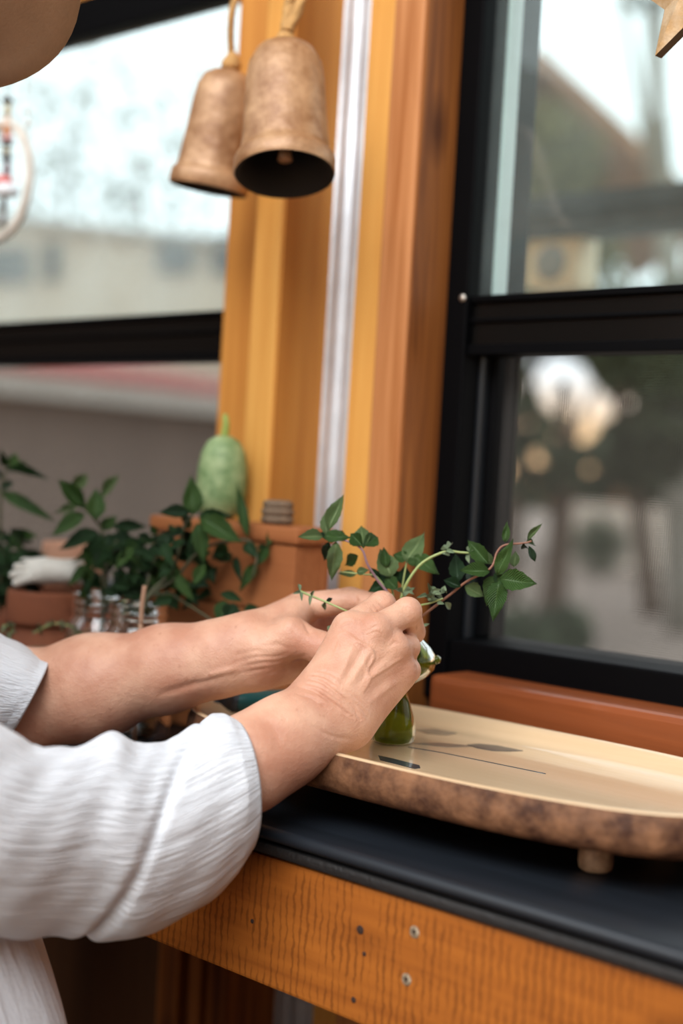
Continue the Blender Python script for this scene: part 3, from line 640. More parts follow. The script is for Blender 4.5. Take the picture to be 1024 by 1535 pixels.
sprig('mint_cutting', 'tall mint stem with a star of large leaves in front of the gourd', [a, b, (255, 860, D2), (269, 822, D2), (276, 789, D2), (289, 773, D2)], M['stem_dark'],
      [(290, 772, 287, 711, 28, 'mint', D2, D2), (285, 770, 237, 766, 20, 'mint_dark'), (285, 774, 272, 796, 20, 'mint'), (298, 772, 349, 772, 13, 'mint_dark'), (299, 775, 362, 812, 30, 'mint', D2-.01, D2-.02), (297, 784, 305, 840, 24, 'mint', D2-.01, D2-.02), (290, 800, 306, 853, 26, 'mint_dark'), (276, 800, 250, 800, 22, 'mint_dark'), (255, 800, 240, 822, 24, 'mint_dark'), (262, 840, 260, 885, 20, 'mint')],
      group=BG, depth=D2, r=.0016, rd=r2)
sprig('mint_cutting', 'mint stem arching over towards the box with hanging tips', [a, b, (262, 868, D2), (300, 825, D2), (345, 811, D2), (375, 812, D2), (385, 835, D2-.01), (378, 868, D2-.01)], M['stem_dark'],
      [(372, 806, 352, 718, 15, 'mint', D2, D2+.01), (402, 820, 416, 782, 13, 'mint'), (404, 816, 434, 812, 13, 'mint'), (404, 820, 419, 864, 15, 'mint'), (402, 818, 386, 850, 15, 'mint'), (384, 845, 359, 884, 17, 'mint'), (353, 834, 362, 874, 11, 'mint_dark'), (340, 815, 322, 845, 22, 'mint'), (366, 815, 385, 830, 18, 'mint_dark'), (385, 822, 404, 818, 8, 'mint_dark'), (340, 822, 318, 830, 20, 'mint_dark'), (378, 815, 372, 845, 14, 'mint_dark')],
      group=BG, depth=D2, r=.0014, rd=r2)
sprig('mint_cutting', 'low mint stem drooping beside the far forearm', [a, b, (250, 890, D2), (268, 898, D2), (300, 918, D2-.02), (342, 945, D2-.03)], M['stem_dark'],
      [(336, 900, 330, 935, 24, 'mint', D2-.02, D2-.03), (340, 930, 352, 905, 26, 'mint_dark', D2-.03, D2-.02), (372, 905, 384, 935, 22, 'mint_dark', D2-.03, D2-.03), (345, 940, 370, 915, 20, 'mint_dark', D2-.03, D2-.02), (330, 890, 365, 900, 14, 'mint_dark', D2-.02, D2-.02), (352, 938, 340, 905, 22, 'mint', D2-.03, D2-.02)],
      group=BG, depth=D2-.02, r=.0012, rd=r2)
sprig('mint_cutting', 'bushy dark mint stem crowding the jar mouth before the box', [a, b, (225, 862, D2+.01), (235, 830, D2+.01), (240, 805, D2+.01)], M['stem_dark'],
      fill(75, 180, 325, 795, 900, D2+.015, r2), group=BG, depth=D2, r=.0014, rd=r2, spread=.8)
a = px_of(jarmouth(J1, .03)); b = px_of(jarmouth(J1, .10, .004))
sprig('mint_cutting', 'mint stem with large leaves spread against the window screen', [a, b, (160, 850, D1), (158, 815, D1), (150, 790, D1), (140, 775, D1), (128, 763, D1)], M['stem_dark'],
      [(128, 763, 87, 719, 24, 'mint', D1, D1), (127, 770, 75, 796, 24, 'mint', D1, D1-.01), (144, 779, 143, 731, 27, 'mint', D1-.01, D1-.01), (152, 748, 179, 713, 16, 'mint_light', D1+.02, D1+.03), (148, 798, 89, 812, 23, 'mint_dark', D1, D1-.01), (168, 790, 222, 788, 17, 'mint_dark'), (118, 757, 76, 768, 12, 'mint_light', D1+.02, D1+.03), (108, 738, 131, 711, 18, 'mint_light', D1+.03, D1+.04),
       (152, 795, 172, 772, 18, 'mint', D1+.01, D1+.01), (160, 800, 185, 850, 24, 'mint_dark'), (150, 800, 140, 845, 26, 'mint_dark'), (165, 805, 195, 812, 20, 'mint_dark')], group=BG, depth=D1, r=.0016, rd=r2)
sprig('mint_cutting', 'bushy dark mint stem crowding the jar mouth beside the pot', [a, b, (152, 868, D1-.01), (165, 840, D1-.01), (175, 810, D1-.01)], M['stem_dark'],
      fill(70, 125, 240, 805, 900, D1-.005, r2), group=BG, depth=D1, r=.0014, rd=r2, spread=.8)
tw = empty('twig', P(217, 880, D2-.045), label='bare pinkish twig standing before the jar', cat='twig')
tube('stem', [P(211, 935, D2-.045), P(213, 905, D2-.045), P(217, 878, D2-.045)], .0016, M['twig'], tw, 8)
tube('twig_foot', [np.array([P(211, 935, D2-.045)[0], P(211, 935, D2-.045)[1], ZC+.001]), P(211, 935, D2-.045)], .0016, M['twig'], tw, 8)

# pot beside the jars, glove on it, second pot behind, plant at the far end
def pot(px, Y, R, H, label, mat, name='terracotta_pot', zoff=0):
    p = onY(px, 930, Y); og = (p[0], p[1], ZC+.0004+zoff)
    t = empty(name, og, label=label, cat='plant pot')
    lathe('pot_body', [(0, 0), (R*.70, 0), (R*.72, .002), (R*.88, H*.74), (R*.80, H*.74), (R*.66, .008), (0, .008)], mat, t, 44, og)
    lathe('pot_rim', [(R*.86, H*.72), (R*.99, H*.73), (R, H*.75), (R, H*.97), (R*.97, H), (R*.90, H), (R*.88, H*.9), (R*.86, H*.72)], mat, t, 44, og)
    lathe('soil', [(0, H*.88), (R*.5, H*.89), (R*.885, H*.87), (R*.80, H*.74), (0, H*.74)], M['soil'], t, 32, og)
    return og
PT = pot(70, .70, .033, .100, 'brick-red terracotta pot under the white glove', M['terracotta'])
DP = depth_of(PT)
# glove: flattened hand lying over the pot rim
gp = []
def gl(x, y, dd): return P(x, y, DP+dd)
fing = [((58, 862), (24, 874)), ((60, 857), (20, 862)), ((62, 851), (26, 850)), ((66, 848), (36, 842))]
for i, ((bx, by), (tx, ty)) in enumerate(fing):
    gp.append(cap(gl(bx, by, -.02+.008*i), gl(tx, ty, -.028+.010*i), .0040, .0036, .0010))
gp += [cap(gl(66, 858, -.02), gl(105, 858, -.015), .009, .009, .008), cap(gl(66, 852, 0), gl(105, 855, .005), .009, .009, .008), cap(gl(105, 857, -.01), gl(132, 866, -.005), .0075, .008, .006), cap(gl(90, 850, .01), gl(118, 846, .012), .006, .005, .004)]
Fg, lo = sdf_grid(gp, .0016); V, Q = surface_nets(Fg, lo, .0016); V = smooth_verts(V, Q, 1)
gloves = tag(link('garden_glove', mesh_from('garden_glove', V, Q), M['glove'], None, True, origin=V.mean(0)), label='white cotton gardening glove lying across the terracotta pot', cat='glove')
P2 = pot(105, .775, .028, .135, 'pale terracotta pot of succulents behind the white glove', M['terracotta_pale'])
DQ = depth_of(P2)
su = empty('succulent', (P2[0], P2[1], P2[2]+.119), label='pale green succulent rosette in the pale pot', cat='plant')
for i in range(16):
    aa = i*2.4; rr = .004+.0016*i; c0 = np.array([P2[0], P2[1], P2[2]+.119])
    leaf(su, c0, c0+np.array([rr*math.cos(aa), rr*math.sin(aa), .016-.0004*i]), .011, 'sage', (0, -.3, 1), 4)
lp = onY(8, 930, .70); DL = depth_of(lp); LPo = pot(-5, .70, .038, .075, 'low terracotta pot beside the sleeve holding a dark herb', M['terracotta'])
sprig('potted_mint', 'dark leafy mint growing in the low pot by the sleeve', [px_of((LPo[0], LPo[1], LPo[2]+.066)), (2, 850, DL), (0, 790, DL), (2, 740, DL), (10, 700, DL)], M['stem_dark'],
      [(10, 705, 76, 721, 13, 'mint_dark', DL, DL-.01), (2, 738, 73, 772, 18, 'mint', DL, DL-.02), (14, 702, 26, 676, 16, 'mint'), (14, 700, 42, 690, 11, 'mint'), (10, 700, 2, 672, 12, 'mint'), (5, 715, -20, 705, 16, 'mint_dark'), (4, 735, 18, 718, 18, 'mint_dark'), (0, 735, -25, 745, 18, 'mint')]
      + fill(42, -25, 55, 790, 885, DL-.01, r2), cat='plant', depth=DL, r=.0017, rd=r2, spread=.8)
bp_ = onY(66, 960, .636)
bw = empty('wooden_bowl', (bp_[0], bp_[1], ZC), label='upturned small brown wooden bowl beside the white sleeve', cat='bowl')
lathe('bowl_body', [(0, .066), (.012, .066), (.014, .064), (.022, .058), (.032, .044), (.038, .024), (.040, .004), (.0405, 0), (.0385, 0), (.037, .022), (.030, .042), (.020, .055), (0, .060)], M['bowl'], bw, 40, (bp_[0], bp_[1], ZC+.0004))
Db = depth_of(bp_)
def herb(label, pts, seed):
    rr_ = random.Random(seed); lv = []
    for i in range(len(pts)-1):
        for k in range(7):
            t = k/7; x = pts[i][0]*(1-t)+pts[i+1][0]*t; y = pts[i][1]*(1-t)+pts[i+1][1]*t; an = rr_.uniform(0, 6.28)
            lv.append((x, y, x+8*math.cos(an), y+8*math.sin(an), 5, 'sage', pts[i][2]))
    return sprig('thyme_sprig', label, pts, M['stem_green'], lv, depth=pts[0][2], r=.0010, rd=rr_)
herb('thyme sprig arching over the upturned bowl', [(140, 1010, Db+.02), (136, 985, Db+.02), (128, 960, Db+.02), (108, 940, Db+.02), (80, 935, Db+.02), (52, 948, Db+.02)], 3)
herb('thyme tuft between the bowl and the sleeve', [(8, 990, Db+.01), (12, 960, Db+.01), (18, 940, Db+.01), (4, 938, Db+.01)], 4)

# wooden box against the wall, gourd and twine knot on it
ybx0, ybx1 = .755, .798
xb0 = onY(222, 800, ybx0)[0]; xb1 = onY(446, 800, ybx0)[0]; zbt = onY(400, 787, ybx0)[2]
bx = empty('wooden_box', ((xb0+xb1)/2, (ybx0+ybx1)/2, ZC), label='reddish wooden box with an overhanging lid against the wall', cat='box')
hgt = (zbt-.013-ZC)
for i in range(3):
    box('front_plank', (xb0+.004, ybx0+.003, ZC+.0005+hgt*i/3), (xb1-.004, ybx0+.013, ZC+hgt*(i+1)/3-.0008), M['boxwood'], bx, bev=.001)
    box('back_plank', (xb0+.004, ybx1-.010, ZC+.0005+hgt*i/3), (xb1-.004, ybx1-.002, ZC+hgt*(i+1)/3-.0008), M['boxwood'], bx, bev=.001)
for xx in (xb0+.0045, xb1-.0145): box('end_panel', (xx, ybx0+.013, ZC+.0005), (xx+.010, ybx1-.010, zbt-.013), M['boxwood'], bx, bev=.001)
box('lid', (xb0, ybx0, zbt-.013), (xb1, ybx1, zbt), M['boxwood'], bx, bev=.003)
gx = onY(334, 700, .776); gz = onY(334, 622, .776)[2]; gb = onY(334, 653, .776)[2]
go = (gx[0], .776, zbt+.0003); Hh = gb-zbt
gd = empty('gourd', go, label='upright pale green mottled gourd with a stalk standing on the box', cat='gourd')
lathe('gourd_body', [(0, 0), (.010, .0008), (.0165, .006), (.0198, .018), (.0205, Hh*.42), (.0198, Hh*.62), (.0175, Hh*.80), (.0128, Hh*.93), (.006, Hh*.99), (0, Hh)], M['gourd'], gd, 40, go)
tube('stalk', [np.array(go)+(0, 0, Hh-.002), np.array(go)+(.001, 0, Hh+.009), np.array(go)+(-.001, 0, gz-zbt)], lambda t: .0034*(1-.35*t), M['gourd_stem'], gd, 10)
kn = onY(416, 776, .778); ko = (kn[0], .778, zbt+.0003)
knot = empty('twine_coil', ko, label='small coil of brown twine on the box lid', cat='twine')
for rr_, zz in ((.0105, .0035), (.0105, .0095), (.0095, .0150)):
    tube('twine_loop', [np.array(ko)+(rr_*math.cos(q*math.pi/6), rr_*.8*math.sin(q*math.pi/6), zz) for q in range(12)], .0036, M['twine'], knot, 8, closed=True, k=2)
# ------------------------------------------------------------------ pruning shears lying on the tray under the far arm
s0 = onZ(300, 1058, ZS+.008); s1 = onZ(338, 1052, ZS+.008); s2 = onZ(430, 1052, ZS+.008)
sh = empty('pruning_shears', (s1[0], s1[1], ZS), label='dark pruning shears with teal handles lying on the tray under the arms', cat='shears')
off = np.array([0, .012, 0])
tube('handle', [s1, s1+(s2-s1)*.5+off*.8, s2+off], lambda t: .0078, M['teal'], sh, 12)
tube('handle', [s1, s1+(s2-s1)*.5-off*.8, s2-off], lambda t: .0078, M['teal'], sh, 12)
lathe('pivot', [(0, .008), (.009, .008), (.012, .005), (.012, -.0075), (0, -.0075)], M['steel_dark'], sh, 20, s1)
tube('blade', [s1, (s1+s0)/2+off*.5, s0+off*.2], lambda t: .0055*(1-.6*t), M['steel_dark'], sh, 8)
tube('blade', [s1, (s1+s0)/2-off*.3, s0-off*.1], lambda t: .0045*(1-.6*t), M['steel_dark'], sh, 8)

# ------------------------------------------------------------------ bells
def bell(label, top, bottom, Rm, lean):
    top = np.asarray(top); bottom = np.asarray(bottom); H = np.linalg.norm(top-bottom); ax = Vector(top-bottom).normalized()
    rot = Vector((0, 0, 1)).rotation_difference(ax).to_matrix()
    t = empty('hanging_bell', bottom, label=label, cat='bell', group='rustic brown metal bells on rope')
    o_ = [(Rm*.97, 0), (Rm, .002), (Rm*.995, .0105), (Rm*.955, .0130), (Rm*.885, .0148), (Rm*.855, .020), (Rm*.82, H*.45), (Rm*.775, H*.72), (Rm*.72, H*.84), (Rm*.60, H*.93), (Rm*.38, H*.98), (.004, H)]
    lathe('bell_shell', o_, M['bell'], t, 48, bottom, rot, jitter=.008)
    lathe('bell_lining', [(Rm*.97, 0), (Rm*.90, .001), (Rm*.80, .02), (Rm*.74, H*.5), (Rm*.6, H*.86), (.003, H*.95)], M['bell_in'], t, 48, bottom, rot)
    up = np.array(ax)
    tube('clapper', [bottom+up*H*.8, bottom+up*.012], lambda q: .0018+.004*max(0, q-.75)*4, M['bell'], t, 10)
    lathe('rope_knot', [(0, -.002), (.007, 0), (.0085, .004), (.006, .009), (.003, .014), (0, .015)], M['rope'], t, 14, top, rot)
    return t, top
yb1 = .745; yb2 = .775
b1t = onY(428, 68, yb1); b1b = onY(427, 262, yb1-.018)
B1, t1_ = bell('front brown metal bell overlapping its neighbour, mouth tipped open', b1t, b1b, .0375, 0)
b2t = onY(345, 104, yb2); b2b = onY(312, 284, yb2-.004)
B2, t2_ = bell('rear brown metal bell leaning half hidden behind its neighbour', b2t, b2b, .0325, 0)
top_hook = np.array([XB0+.018, .793, onY(415, -120, .79)[2]])
tube('hanging_rope', [t1_+(0, 0, .010), t1_+(-.004, .006, .03), t1_+(-.008, .010, .055), top_hook], .0042, M['rope'], B1, 12, k=14, twist=.25)
tube('hanging_rope', [t1_+(.002, 0, .010), t1_+(.006, .008, .035), t1_+(.002, .012, .06), top_hook+(.004, 0, 0)], .0036, M['rope'], B1, 12, k=14, twist=.25)
tube('hanging_rope', [t2_+(0, 0, .010), t2_+(.010, -.008, .05), top_hook+(-.006, -.002, -.004)], .0026, M['rope'], B2, 12, k=14, twist=.25)
hk = empty('wall_hook', top_hook, label='iron hook in the stud carrying the bells', cat='hook')
tube('hook_bar', [top_hook+(0, .010, .012), top_hook+(0, -.004, .010), top_hook+(0, -.008, .0), top_hook+(0, -.003, -.006), top_hook+(0, .004, -.002)], .0022, M['steel_dark'], hk, 8)

# ------------------------------------------------------------------ star ornament before the window
sc_ = P(1037, -8, .885); yd = np.array([.10, 1, .0]); yd /= np.linalg.norm(yd)
so = empty('star_ornament', sc_, label='thick flaked-gold five-pointed star hanging before the window', cat='ornament')
Ro, Ri, thk = .0412, .0185, .007
exs = np.cross(yd, (0, 0, 1)); exs /= np.linalg.norm(exs); ezs = np.cross(exs, yd)
def star_pts(off, sc=1):
    out = []
    for i in range(10):
        an = math.radians(237)+i*math.pi/5; rr_ = (Ro if i % 2 == 0 else Ri)*sc
        out.append(sc_+(-exs*math.cos(an)*1+ezs*math.sin(an))*rr_*1.0+yd*off if False else sc_+(exs*math.cos(an)+ezs*math.sin(an))*rr_+yd*off)
    return out
for nm, ofs, mt in (('star_face', (-thk/2, -thk/2-.006), M['star']), ('star_back', (thk/2, thk/2+.004), M['star'])):
    bm = bmesh.new(); vs = [bm.verts.new(p) for p in star_pts(ofs[0])]; c = bm.verts.new(sc_+yd*ofs[1])
    for i in range(10): bm.faces.new((vs[i], vs[(i+1) % 10], c))
    from_bm(nm, bm, mt, so, origin=sc_)
bm = bmesh.new(); A_ = [bm.verts.new(p) for p in star_pts(-thk/2)]; B_ = [bm.verts.new(p) for p in star_pts(thk/2)]
for i in range(10): bm.faces.new((A_[i], A_[(i+1) % 10], B_[(i+1) % 10], B_[i]))
from_bm('star_side', bm, M['star_side'], so, origin=sc_)
sth = sc_+np.array([0, 0, .045]); tube('hanging_cord', [sth, sth+(0, 0, .10), sth+(0, .05, .30)], .0008, M['twine'], so, 6)

# ------------------------------------------------------------------ beaded ring ornament before the left window
oy = .80
def O(x, y): return onY(x, y, oy)
dc = empty('ring_ornament', O(5, 270), label='whitewashed hoop ornament with coloured beads hanging at the left window', cat='ornament')
cc = O(0, 272); Rr = np.linalg.norm(O(44, 272)-cc)
tube('hoop', [cc+np.array([Rr*math.cos(q*math.pi/8), 0.0, Rr*1.12*math.sin(q*math.pi/8)]) for q in range(16)],   .0048, M['white_ring'], dc, 10, closed=True, k=4)
tube('cord', [O(14, -200), O(12, 60), O(10, 150), O(8, 350)], .0006, M['twine'], dc, 6)
def bead(name, x, y0, y1, wpx, col, rough=.4):
    a_ = O(x, y0); b_ = O(x, y1); h_ = np.linalg.norm(a_-b_); rr_ = wpx/2*np.linalg.norm(O(x+10, y0)-a_)/10*.72
    lathe(name, [(0, 0), (rr_*.7, h_*.08), (rr_, h_*.35), (rr_, h_*.65), (rr_*.7, h_*.92), (0, h_)], plain('bead_'+name+str(x)+str(y0), col, rough), dc, 20, b_)
bead('bead', 11, 146, 156, 14, (.03, .025, .02)); bead('bead', 11, 156, 176, 9, (.45, .38, .22)); bead('bead', 11, 176, 204, 11, (.75, .30, .10)); bead('bead', 11, 204, 212, 15, (.7, .35, .35))
bead('bead', 11, 212, 220, 12, (.03, .025, .02)); bead('bead', 10, 222, 232, 11, (.4, .34, .22)); bead('bead', 10, 232, 243, 12, (.03, .025, .02)); bead('bead', 10, 243, 268, 9, (.12, .04, .05)); bead('bead', 6, 264, 276, 22, (.75, .18, .16)); bead('bead', 10, 275, 296, 30, (.78, .80, .84)); bead('bead', 5, 296, 322, 8, (.05, .04, .04)); bead('bead', 4, 322, 340, 10, (.2, .2, .2))
oc = empty('glass_bead_string', O(42, 185), label='fine string with clear glass beads beside the hoop ornament', cat='ornament')
tube('cord', [O(44, -190), O(43, 100), O(41, 260)], .0004, M['white_ring'], oc, 6)
for (y0, y1) in ((163, 171), (178, 192)):
    b_ = O(42, y1); h_ = np.linalg.norm(O(42, y0)-b_); lathe('bead', [(0, 0), (.0030, h_*.3), (.0034, h_*.5), (.003, h_*.7), (0, h_)], M['white_ring'], oc, 16, b_)

# ------------------------------------------------------------------ person: body (one mesh), shirt, trousers, hat
def skin_material():
    m, t, b = new_mat('skin'); N = t.nodes.new; L = t.links.new
    co = N('ShaderNodeTexCoord')
    n1 = N('ShaderNodeTexNoise'); n1.inputs['Scale'].default_value = 34; n1.inputs['Detail'].default_value = 5; L(co.outputs['Object'], n1.inputs['Vector'])
    r1_ = N('ShaderNodeValToRGB'); r1_.color_ramp.elements[0].position = .36; r1_.color_ramp.elements[1].position = .66
    r1_.color_ramp.elements[0].color = (.50, .235, .150, 1); r1_.color_ramp.elements[1].color = (.66, .375, .255, 1); L(n1.outputs['Fac'], r1_.inputs[0])
    n2 = N('ShaderNodeTexNoise'); n2.inputs['Scale'].default_value = 190; n2.inputs['Detail'].default_value = 3; L(co.outputs['Object'], n2.inputs['Vector'])
    r2_ = N('ShaderNodeValToRGB'); r2_.color_ramp.elements[0].position = .66; r2_.color_ramp.elements[1].position = .78
    r2_.color_ramp.elements[0].color = (0, 0, 0, 1); r2_.color_ramp.elements[1].color = (.55, .55, .55, 1); L(n2.outputs['Fac'], r2_.inputs[0])
    mc = N('ShaderNodeMix'); mc.data_type = 'RGBA'; L(r2_.outputs[0], mc.inputs['Factor']); L(r1_.outputs[0], mc.inputs['A']); mc.inputs['B'].default_value = (.40, .16, .085, 1)
    L(mc.outputs['Result'], b.inputs['Base Color']); b.inputs['Roughness'].default_value = .48; b.inputs['Specular IOR Level'].default_value = .4
    b.inputs['Subsurface Weight'].default_value = .12; b.inputs['Subsurface Radius'].default_value = (.006, .0025, .0014); b.inputs['Subsurface Scale'].default_value = 1
    v = N('ShaderNodeTexVoronoi'); v.inputs['Scale'].default_value = 900; L(co.outputs['Object'], v.inputs['Vector'])
    n3 = N('ShaderNodeTexNoise'); n3.inputs['Scale'].default_value = 260; n3.inputs['Detail'].default_value = 6; L(co.outputs['Object'], n3.inputs['Vector'])
    ad = N('ShaderNodeMath'); ad.operation = 'MULTIPLY_ADD'; ad.inputs[1].default_value = .35; L(v.outputs['Distance'], ad.inputs[0]); L(n3.outputs['Fac'], ad.inputs[2])
    bp = N('ShaderNodeBump'); bp.inputs['Strength'].default_value = .55; bp.inputs['Distance'].default_value = .0008; L(ad.outputs[0], bp.inputs['Height']); L(bp.outputs[0], b.inputs['Normal'])
    return m
M['skin'] = skin_material()
def chain(pts, k=.004):
    """pts: (px,py,depth,radius)"""
    return [cap(P(*a[:3]), P(*b[:3]), a[3], b[3], k) for a, b in zip(pts[:-1], pts[1:])]
# ---- near (right) arm and hand
sh_R = np.array([-.68, .20, EYE+.0]); sh_L = P(-480, 800, .97)
el_R = P(95, 1282, .768)
pr = []
pr += chain([(95, 1282, .768, .029), (235, 1215, .800, .029), (372, 1143, .822, .0262)], .012)
pr += chain([(372, 1136, .822, .0225), (420, 1098, .833, .0190), (484, 1048, .853, .0165)], .012)
pr += chain([(372, 1152, .822, .0225), (430, 1122, .833, .0200), (512, 1079, .853, .0168)], .012)
mcp = {'i': (523, 943, .874), 'm': (562, 946, .869), 'r': (590, 972, .873), 'p': (599, 1007, .880)}
# metacarpals
pr += [cap(P(484, 1045, .856), P(*mcp['i']), .0165, .0108, .012), cap(P(496, 1056, .854), P(*mcp['m']), .0162, .0106, .012),
       cap(P(508, 1068, .856), P(*mcp['r']), .0162, .0102, .012), cap(P(518, 1078, .860), P(*mcp['p']), .0165, .0100, .012)]
pr += [cap(P(505, 1060, .868), P(550, 985, .888), .0165, .0140, .012), cap(P(520, 1070, .868), P(588, 1010, .888), .0150, .0115, .012)]
# fingers
pr += chain([(525, 941, .876, .0098), (573, 907, .899, .0083), (598, 934, .916, .0076), (602, 954, .926, .0068)], .0016)
pr += chain([(566, 943, .868, .0092), (611, 917, .884, .0084), (619, 947, .903, .0078), (606, 966, .917, .0070)], .0016)
pr += chain([(590, 972, .873, .0096), (610, 970, .890, .0082), (606, 988, .903, .0076), (590, 990, .905, .0066)], .002)
pr += chain([(599, 1007, .880, .0094), (611, 1005, .892, .0080), (600, 1012, .903, .0070), (588, 1008, .904, .0060)], .002)
# thumb, hidden behind the hand
pr += chain([(490, 1035, .872, .0150), (512, 988, .900, .0122), (540, 955, .917, .0100), (568, 938, .926, .0082)], .006)
# finger joints and knuckle bumps
for (jx, jy, jd, jr) in ((573, 906, .897, .0086), (611, 916, .882, .0088)):
    c_ = P(jx, jy, jd); pr.append(cap(c_, c_, jr, jr, .002))
for k_, rr_ in (('i', .0090), ('m', .0090), ('r', .0084), ('p', .0078)):
    c_ = P(*mcp[k_])-FW*.0042+UP*.001; pr.append(cap(c_, c_, rr_, rr_, .004))
hR = .0008
Fr, lo = sdf_grid(pr, hR); VR, QR = surface_nets(Fr, lo, hR); VR = smooth_verts(VR, QR, 3)
def project(V):
    v = V-CAM; z = v@FW; return 512+FPX*(v@RT)/z, 767.5-FPX*(v@UP)/z
def relief(V, Q, lines):
    """raise or crease the camera-side skin along polylines: (pts, sigma_px, height_m)"""
    Nn = vert_normals(V, Q); x, y = project(V); fac = np.clip(-(Nn@FW)*1.6, 0, 1); disp = np.zeros(len(V))
    for pts, sg, hgt_ in lines:
        pts = [np.array(p_[:2], float) for p_ in smooth_path([(*p_, 0) for p_ in pts], 5)]
        best = np.full(len(V), 1e9); tb = np.zeros(len(V)); n_ = len(pts)-1
        for i in range(n_):
            a, b = pts[i], pts[i+1]; ab = b-a; L2 = max(ab@ab, 1e-9); t = np.clip(((x-a[0])*ab[0]+(y-a[1])*ab[1])/L2, 0, 1)
            d = np.hypot(x-a[0]-t*ab[0], y-a[1]-t*ab[1]); u = d < best; best = np.where(u, d, best); tb = np.where(u, (i+t)/n_, tb)
        disp += hgt_*np.exp(-(best/sg)**2)*np.sin(np.pi*np.clip(tb, .04, .96))**.5
    return V+Nn*(disp*fac)[:, None]
right_lines = [
    ([(453, 1017), (478, 1020), (502, 1036), (530, 1060), (540, 1078)], 2.3, -.0015), ([(449, 1030), (474, 1036), (500, 1054), (528, 1075)], 2.3, -.0014),
    ([(458, 1024), (482, 1030), (508, 1048), (534, 1070)], 2.0, -.0010), ([(446, 1040), (466, 1046), (490, 1062)], 2.0, -.0009), ([(462, 1010), (486, 1014), (510, 1028)], 2.0, -.0008), ([(455, 1035), (480, 1042), (506, 1060)], 1.8, -.0007),
    ([(470, 1004), (492, 1008), (514, 1020)], 1.8, -.0005), ([(520, 1046), (542, 1062), (552, 1078)], 1.8, -.0006), ([(516, 1034), (536, 1048), (550, 1062)], 1.8, -.0005),
    ([(530, 964), (521, 990), (508, 1018)], 5, .0008), ([(561, 968), (545, 992), (526, 1022)], 5, .0008), ([(588, 987), (566, 1005), (543, 1032)], 5, .0008), ([(598, 1020), (578, 1034), (556, 1052)], 5, .0005),
    ([(545, 968), (533, 992), (514, 1022)], 6, -.0008), ([(577, 987), (556, 1003), (536, 1030)], 6, -.0007), ([(594, 1008), (574, 1022), (552, 1044)], 6, -.0006),
    ([(503, 952), (518, 949), (535, 961), (552, 970), (560, 984), (552, 1004), (553, 1020), (545, 1036)], 2.6, .0008), ([(553, 1016), (572, 1006), (592, 992), (604, 986)], 2.6, .0007), ([(540, 1030), (550, 1012), (545, 990)], 2.4, .0005), ([(500, 985), (508, 965), (506, 950)], 2.4, .0005),
    ([(560, 905), (567, 914), (572, 922)], 1.8, -.0005), ([(566, 901), (574, 909), (580, 917)], 1.8, -.0005), ([(556, 911), (562, 918)], 1.8, -.0004), ([(600, 908), (612, 911), (622, 919)], 1.8, -.0005), ([(596, 916), (606, 920), (614, 928)], 1.8, -.0004),
    ([(508, 938), (517, 931), (527, 930)], 2, -.0004), ([(510, 946), (519, 938), (530, 938)], 2, -.0004), ([(552, 946), (562, 939), (572, 941)], 2, -.0004), ([(550, 953), (561, 948), (572, 949)], 2, -.0004), ([(584, 970), (592, 963), (600, 966)], 2, -.0004),
    ([(398, 1080), (412, 1096), (420, 1120)], 8, -.0006), ([(470, 1090), (500, 1104), (528, 1108)], 3, -.0005)]
VR = relief(VR, QR, right_lines)
# ---- far (left) arm and hand
pl = []
el_L = P(26, 1056, .985)
pl += [cap(sh_L, el_L, .044, .036, .01)]
pl += chain([(26, 1056, .985, .034), (140, 1030, .972, .0345), (250, 1002, .957, .0265), (330, 986, .945, .0205)], .012)
pl += chain([(250, 995, .957, .022), (330, 975, .945, .0175), (372, 962, .942, .0170)], .012) + chain([(250, 1010, .957, .022), (330, 998, .945, .0175), (380, 990, .942, .0165)], .012)
lm = {'i': (450, 911, .966), 'm': (462, 933, .982), 'r': (458, 960, .988), 'p': (446, 984, .984)}
pl += [cap(P(376, 960, .944), P(*lm['i']), .0165, .0108, .012), cap(P(380, 968, .952), P(*lm['m']), .0165, .0108, .012), cap(P(380, 980, .952), P(*lm['r']), .0165, .0105, .012), cap(P(380, 991, .948), P(*lm['p']), .0160, .0105, .012)]
pl += [cap(P(394, 994, .940), P(446, 996, .957), .0150, .0125, .010)]
pl += chain([(*lm['i'], .0102), (526, 899, .962, .0084), (562, 906, .952, .0078), (580, 920, .946, .0070)], .002)
pl += chain([(*lm['m'], .0100), (518, 934, .985, .0086), (535, 958, .966, .0080), (522, 964, .956, .0072)], .002)
pl += chain([(*lm['r'], .0098), (508, 962, .986, .0084), (515, 985, .966, .0078), (498, 980, .956, .0070)], .002)
pl += chain([(*lm['p'], .0094), (486, 990, .978, .0078), (490, 1005, .962, .0070), (478, 1000, .954, .0062)], .002)
pl += chain([(396, 975, .932, .0160), (436, 955, .927, .0122), (484, 972, .921, .0096), (510, 984, .924, .0084)], .006)
pl += chain([(432, 943, .938, .0100), (446, 921, .952, .0095)], .007)
hL = .0012
Fl, lo = sdf_grid(pl, hL); VL, QL = surface_nets(Fl, lo, hL); VL = smooth_verts(VL, QL, 2)
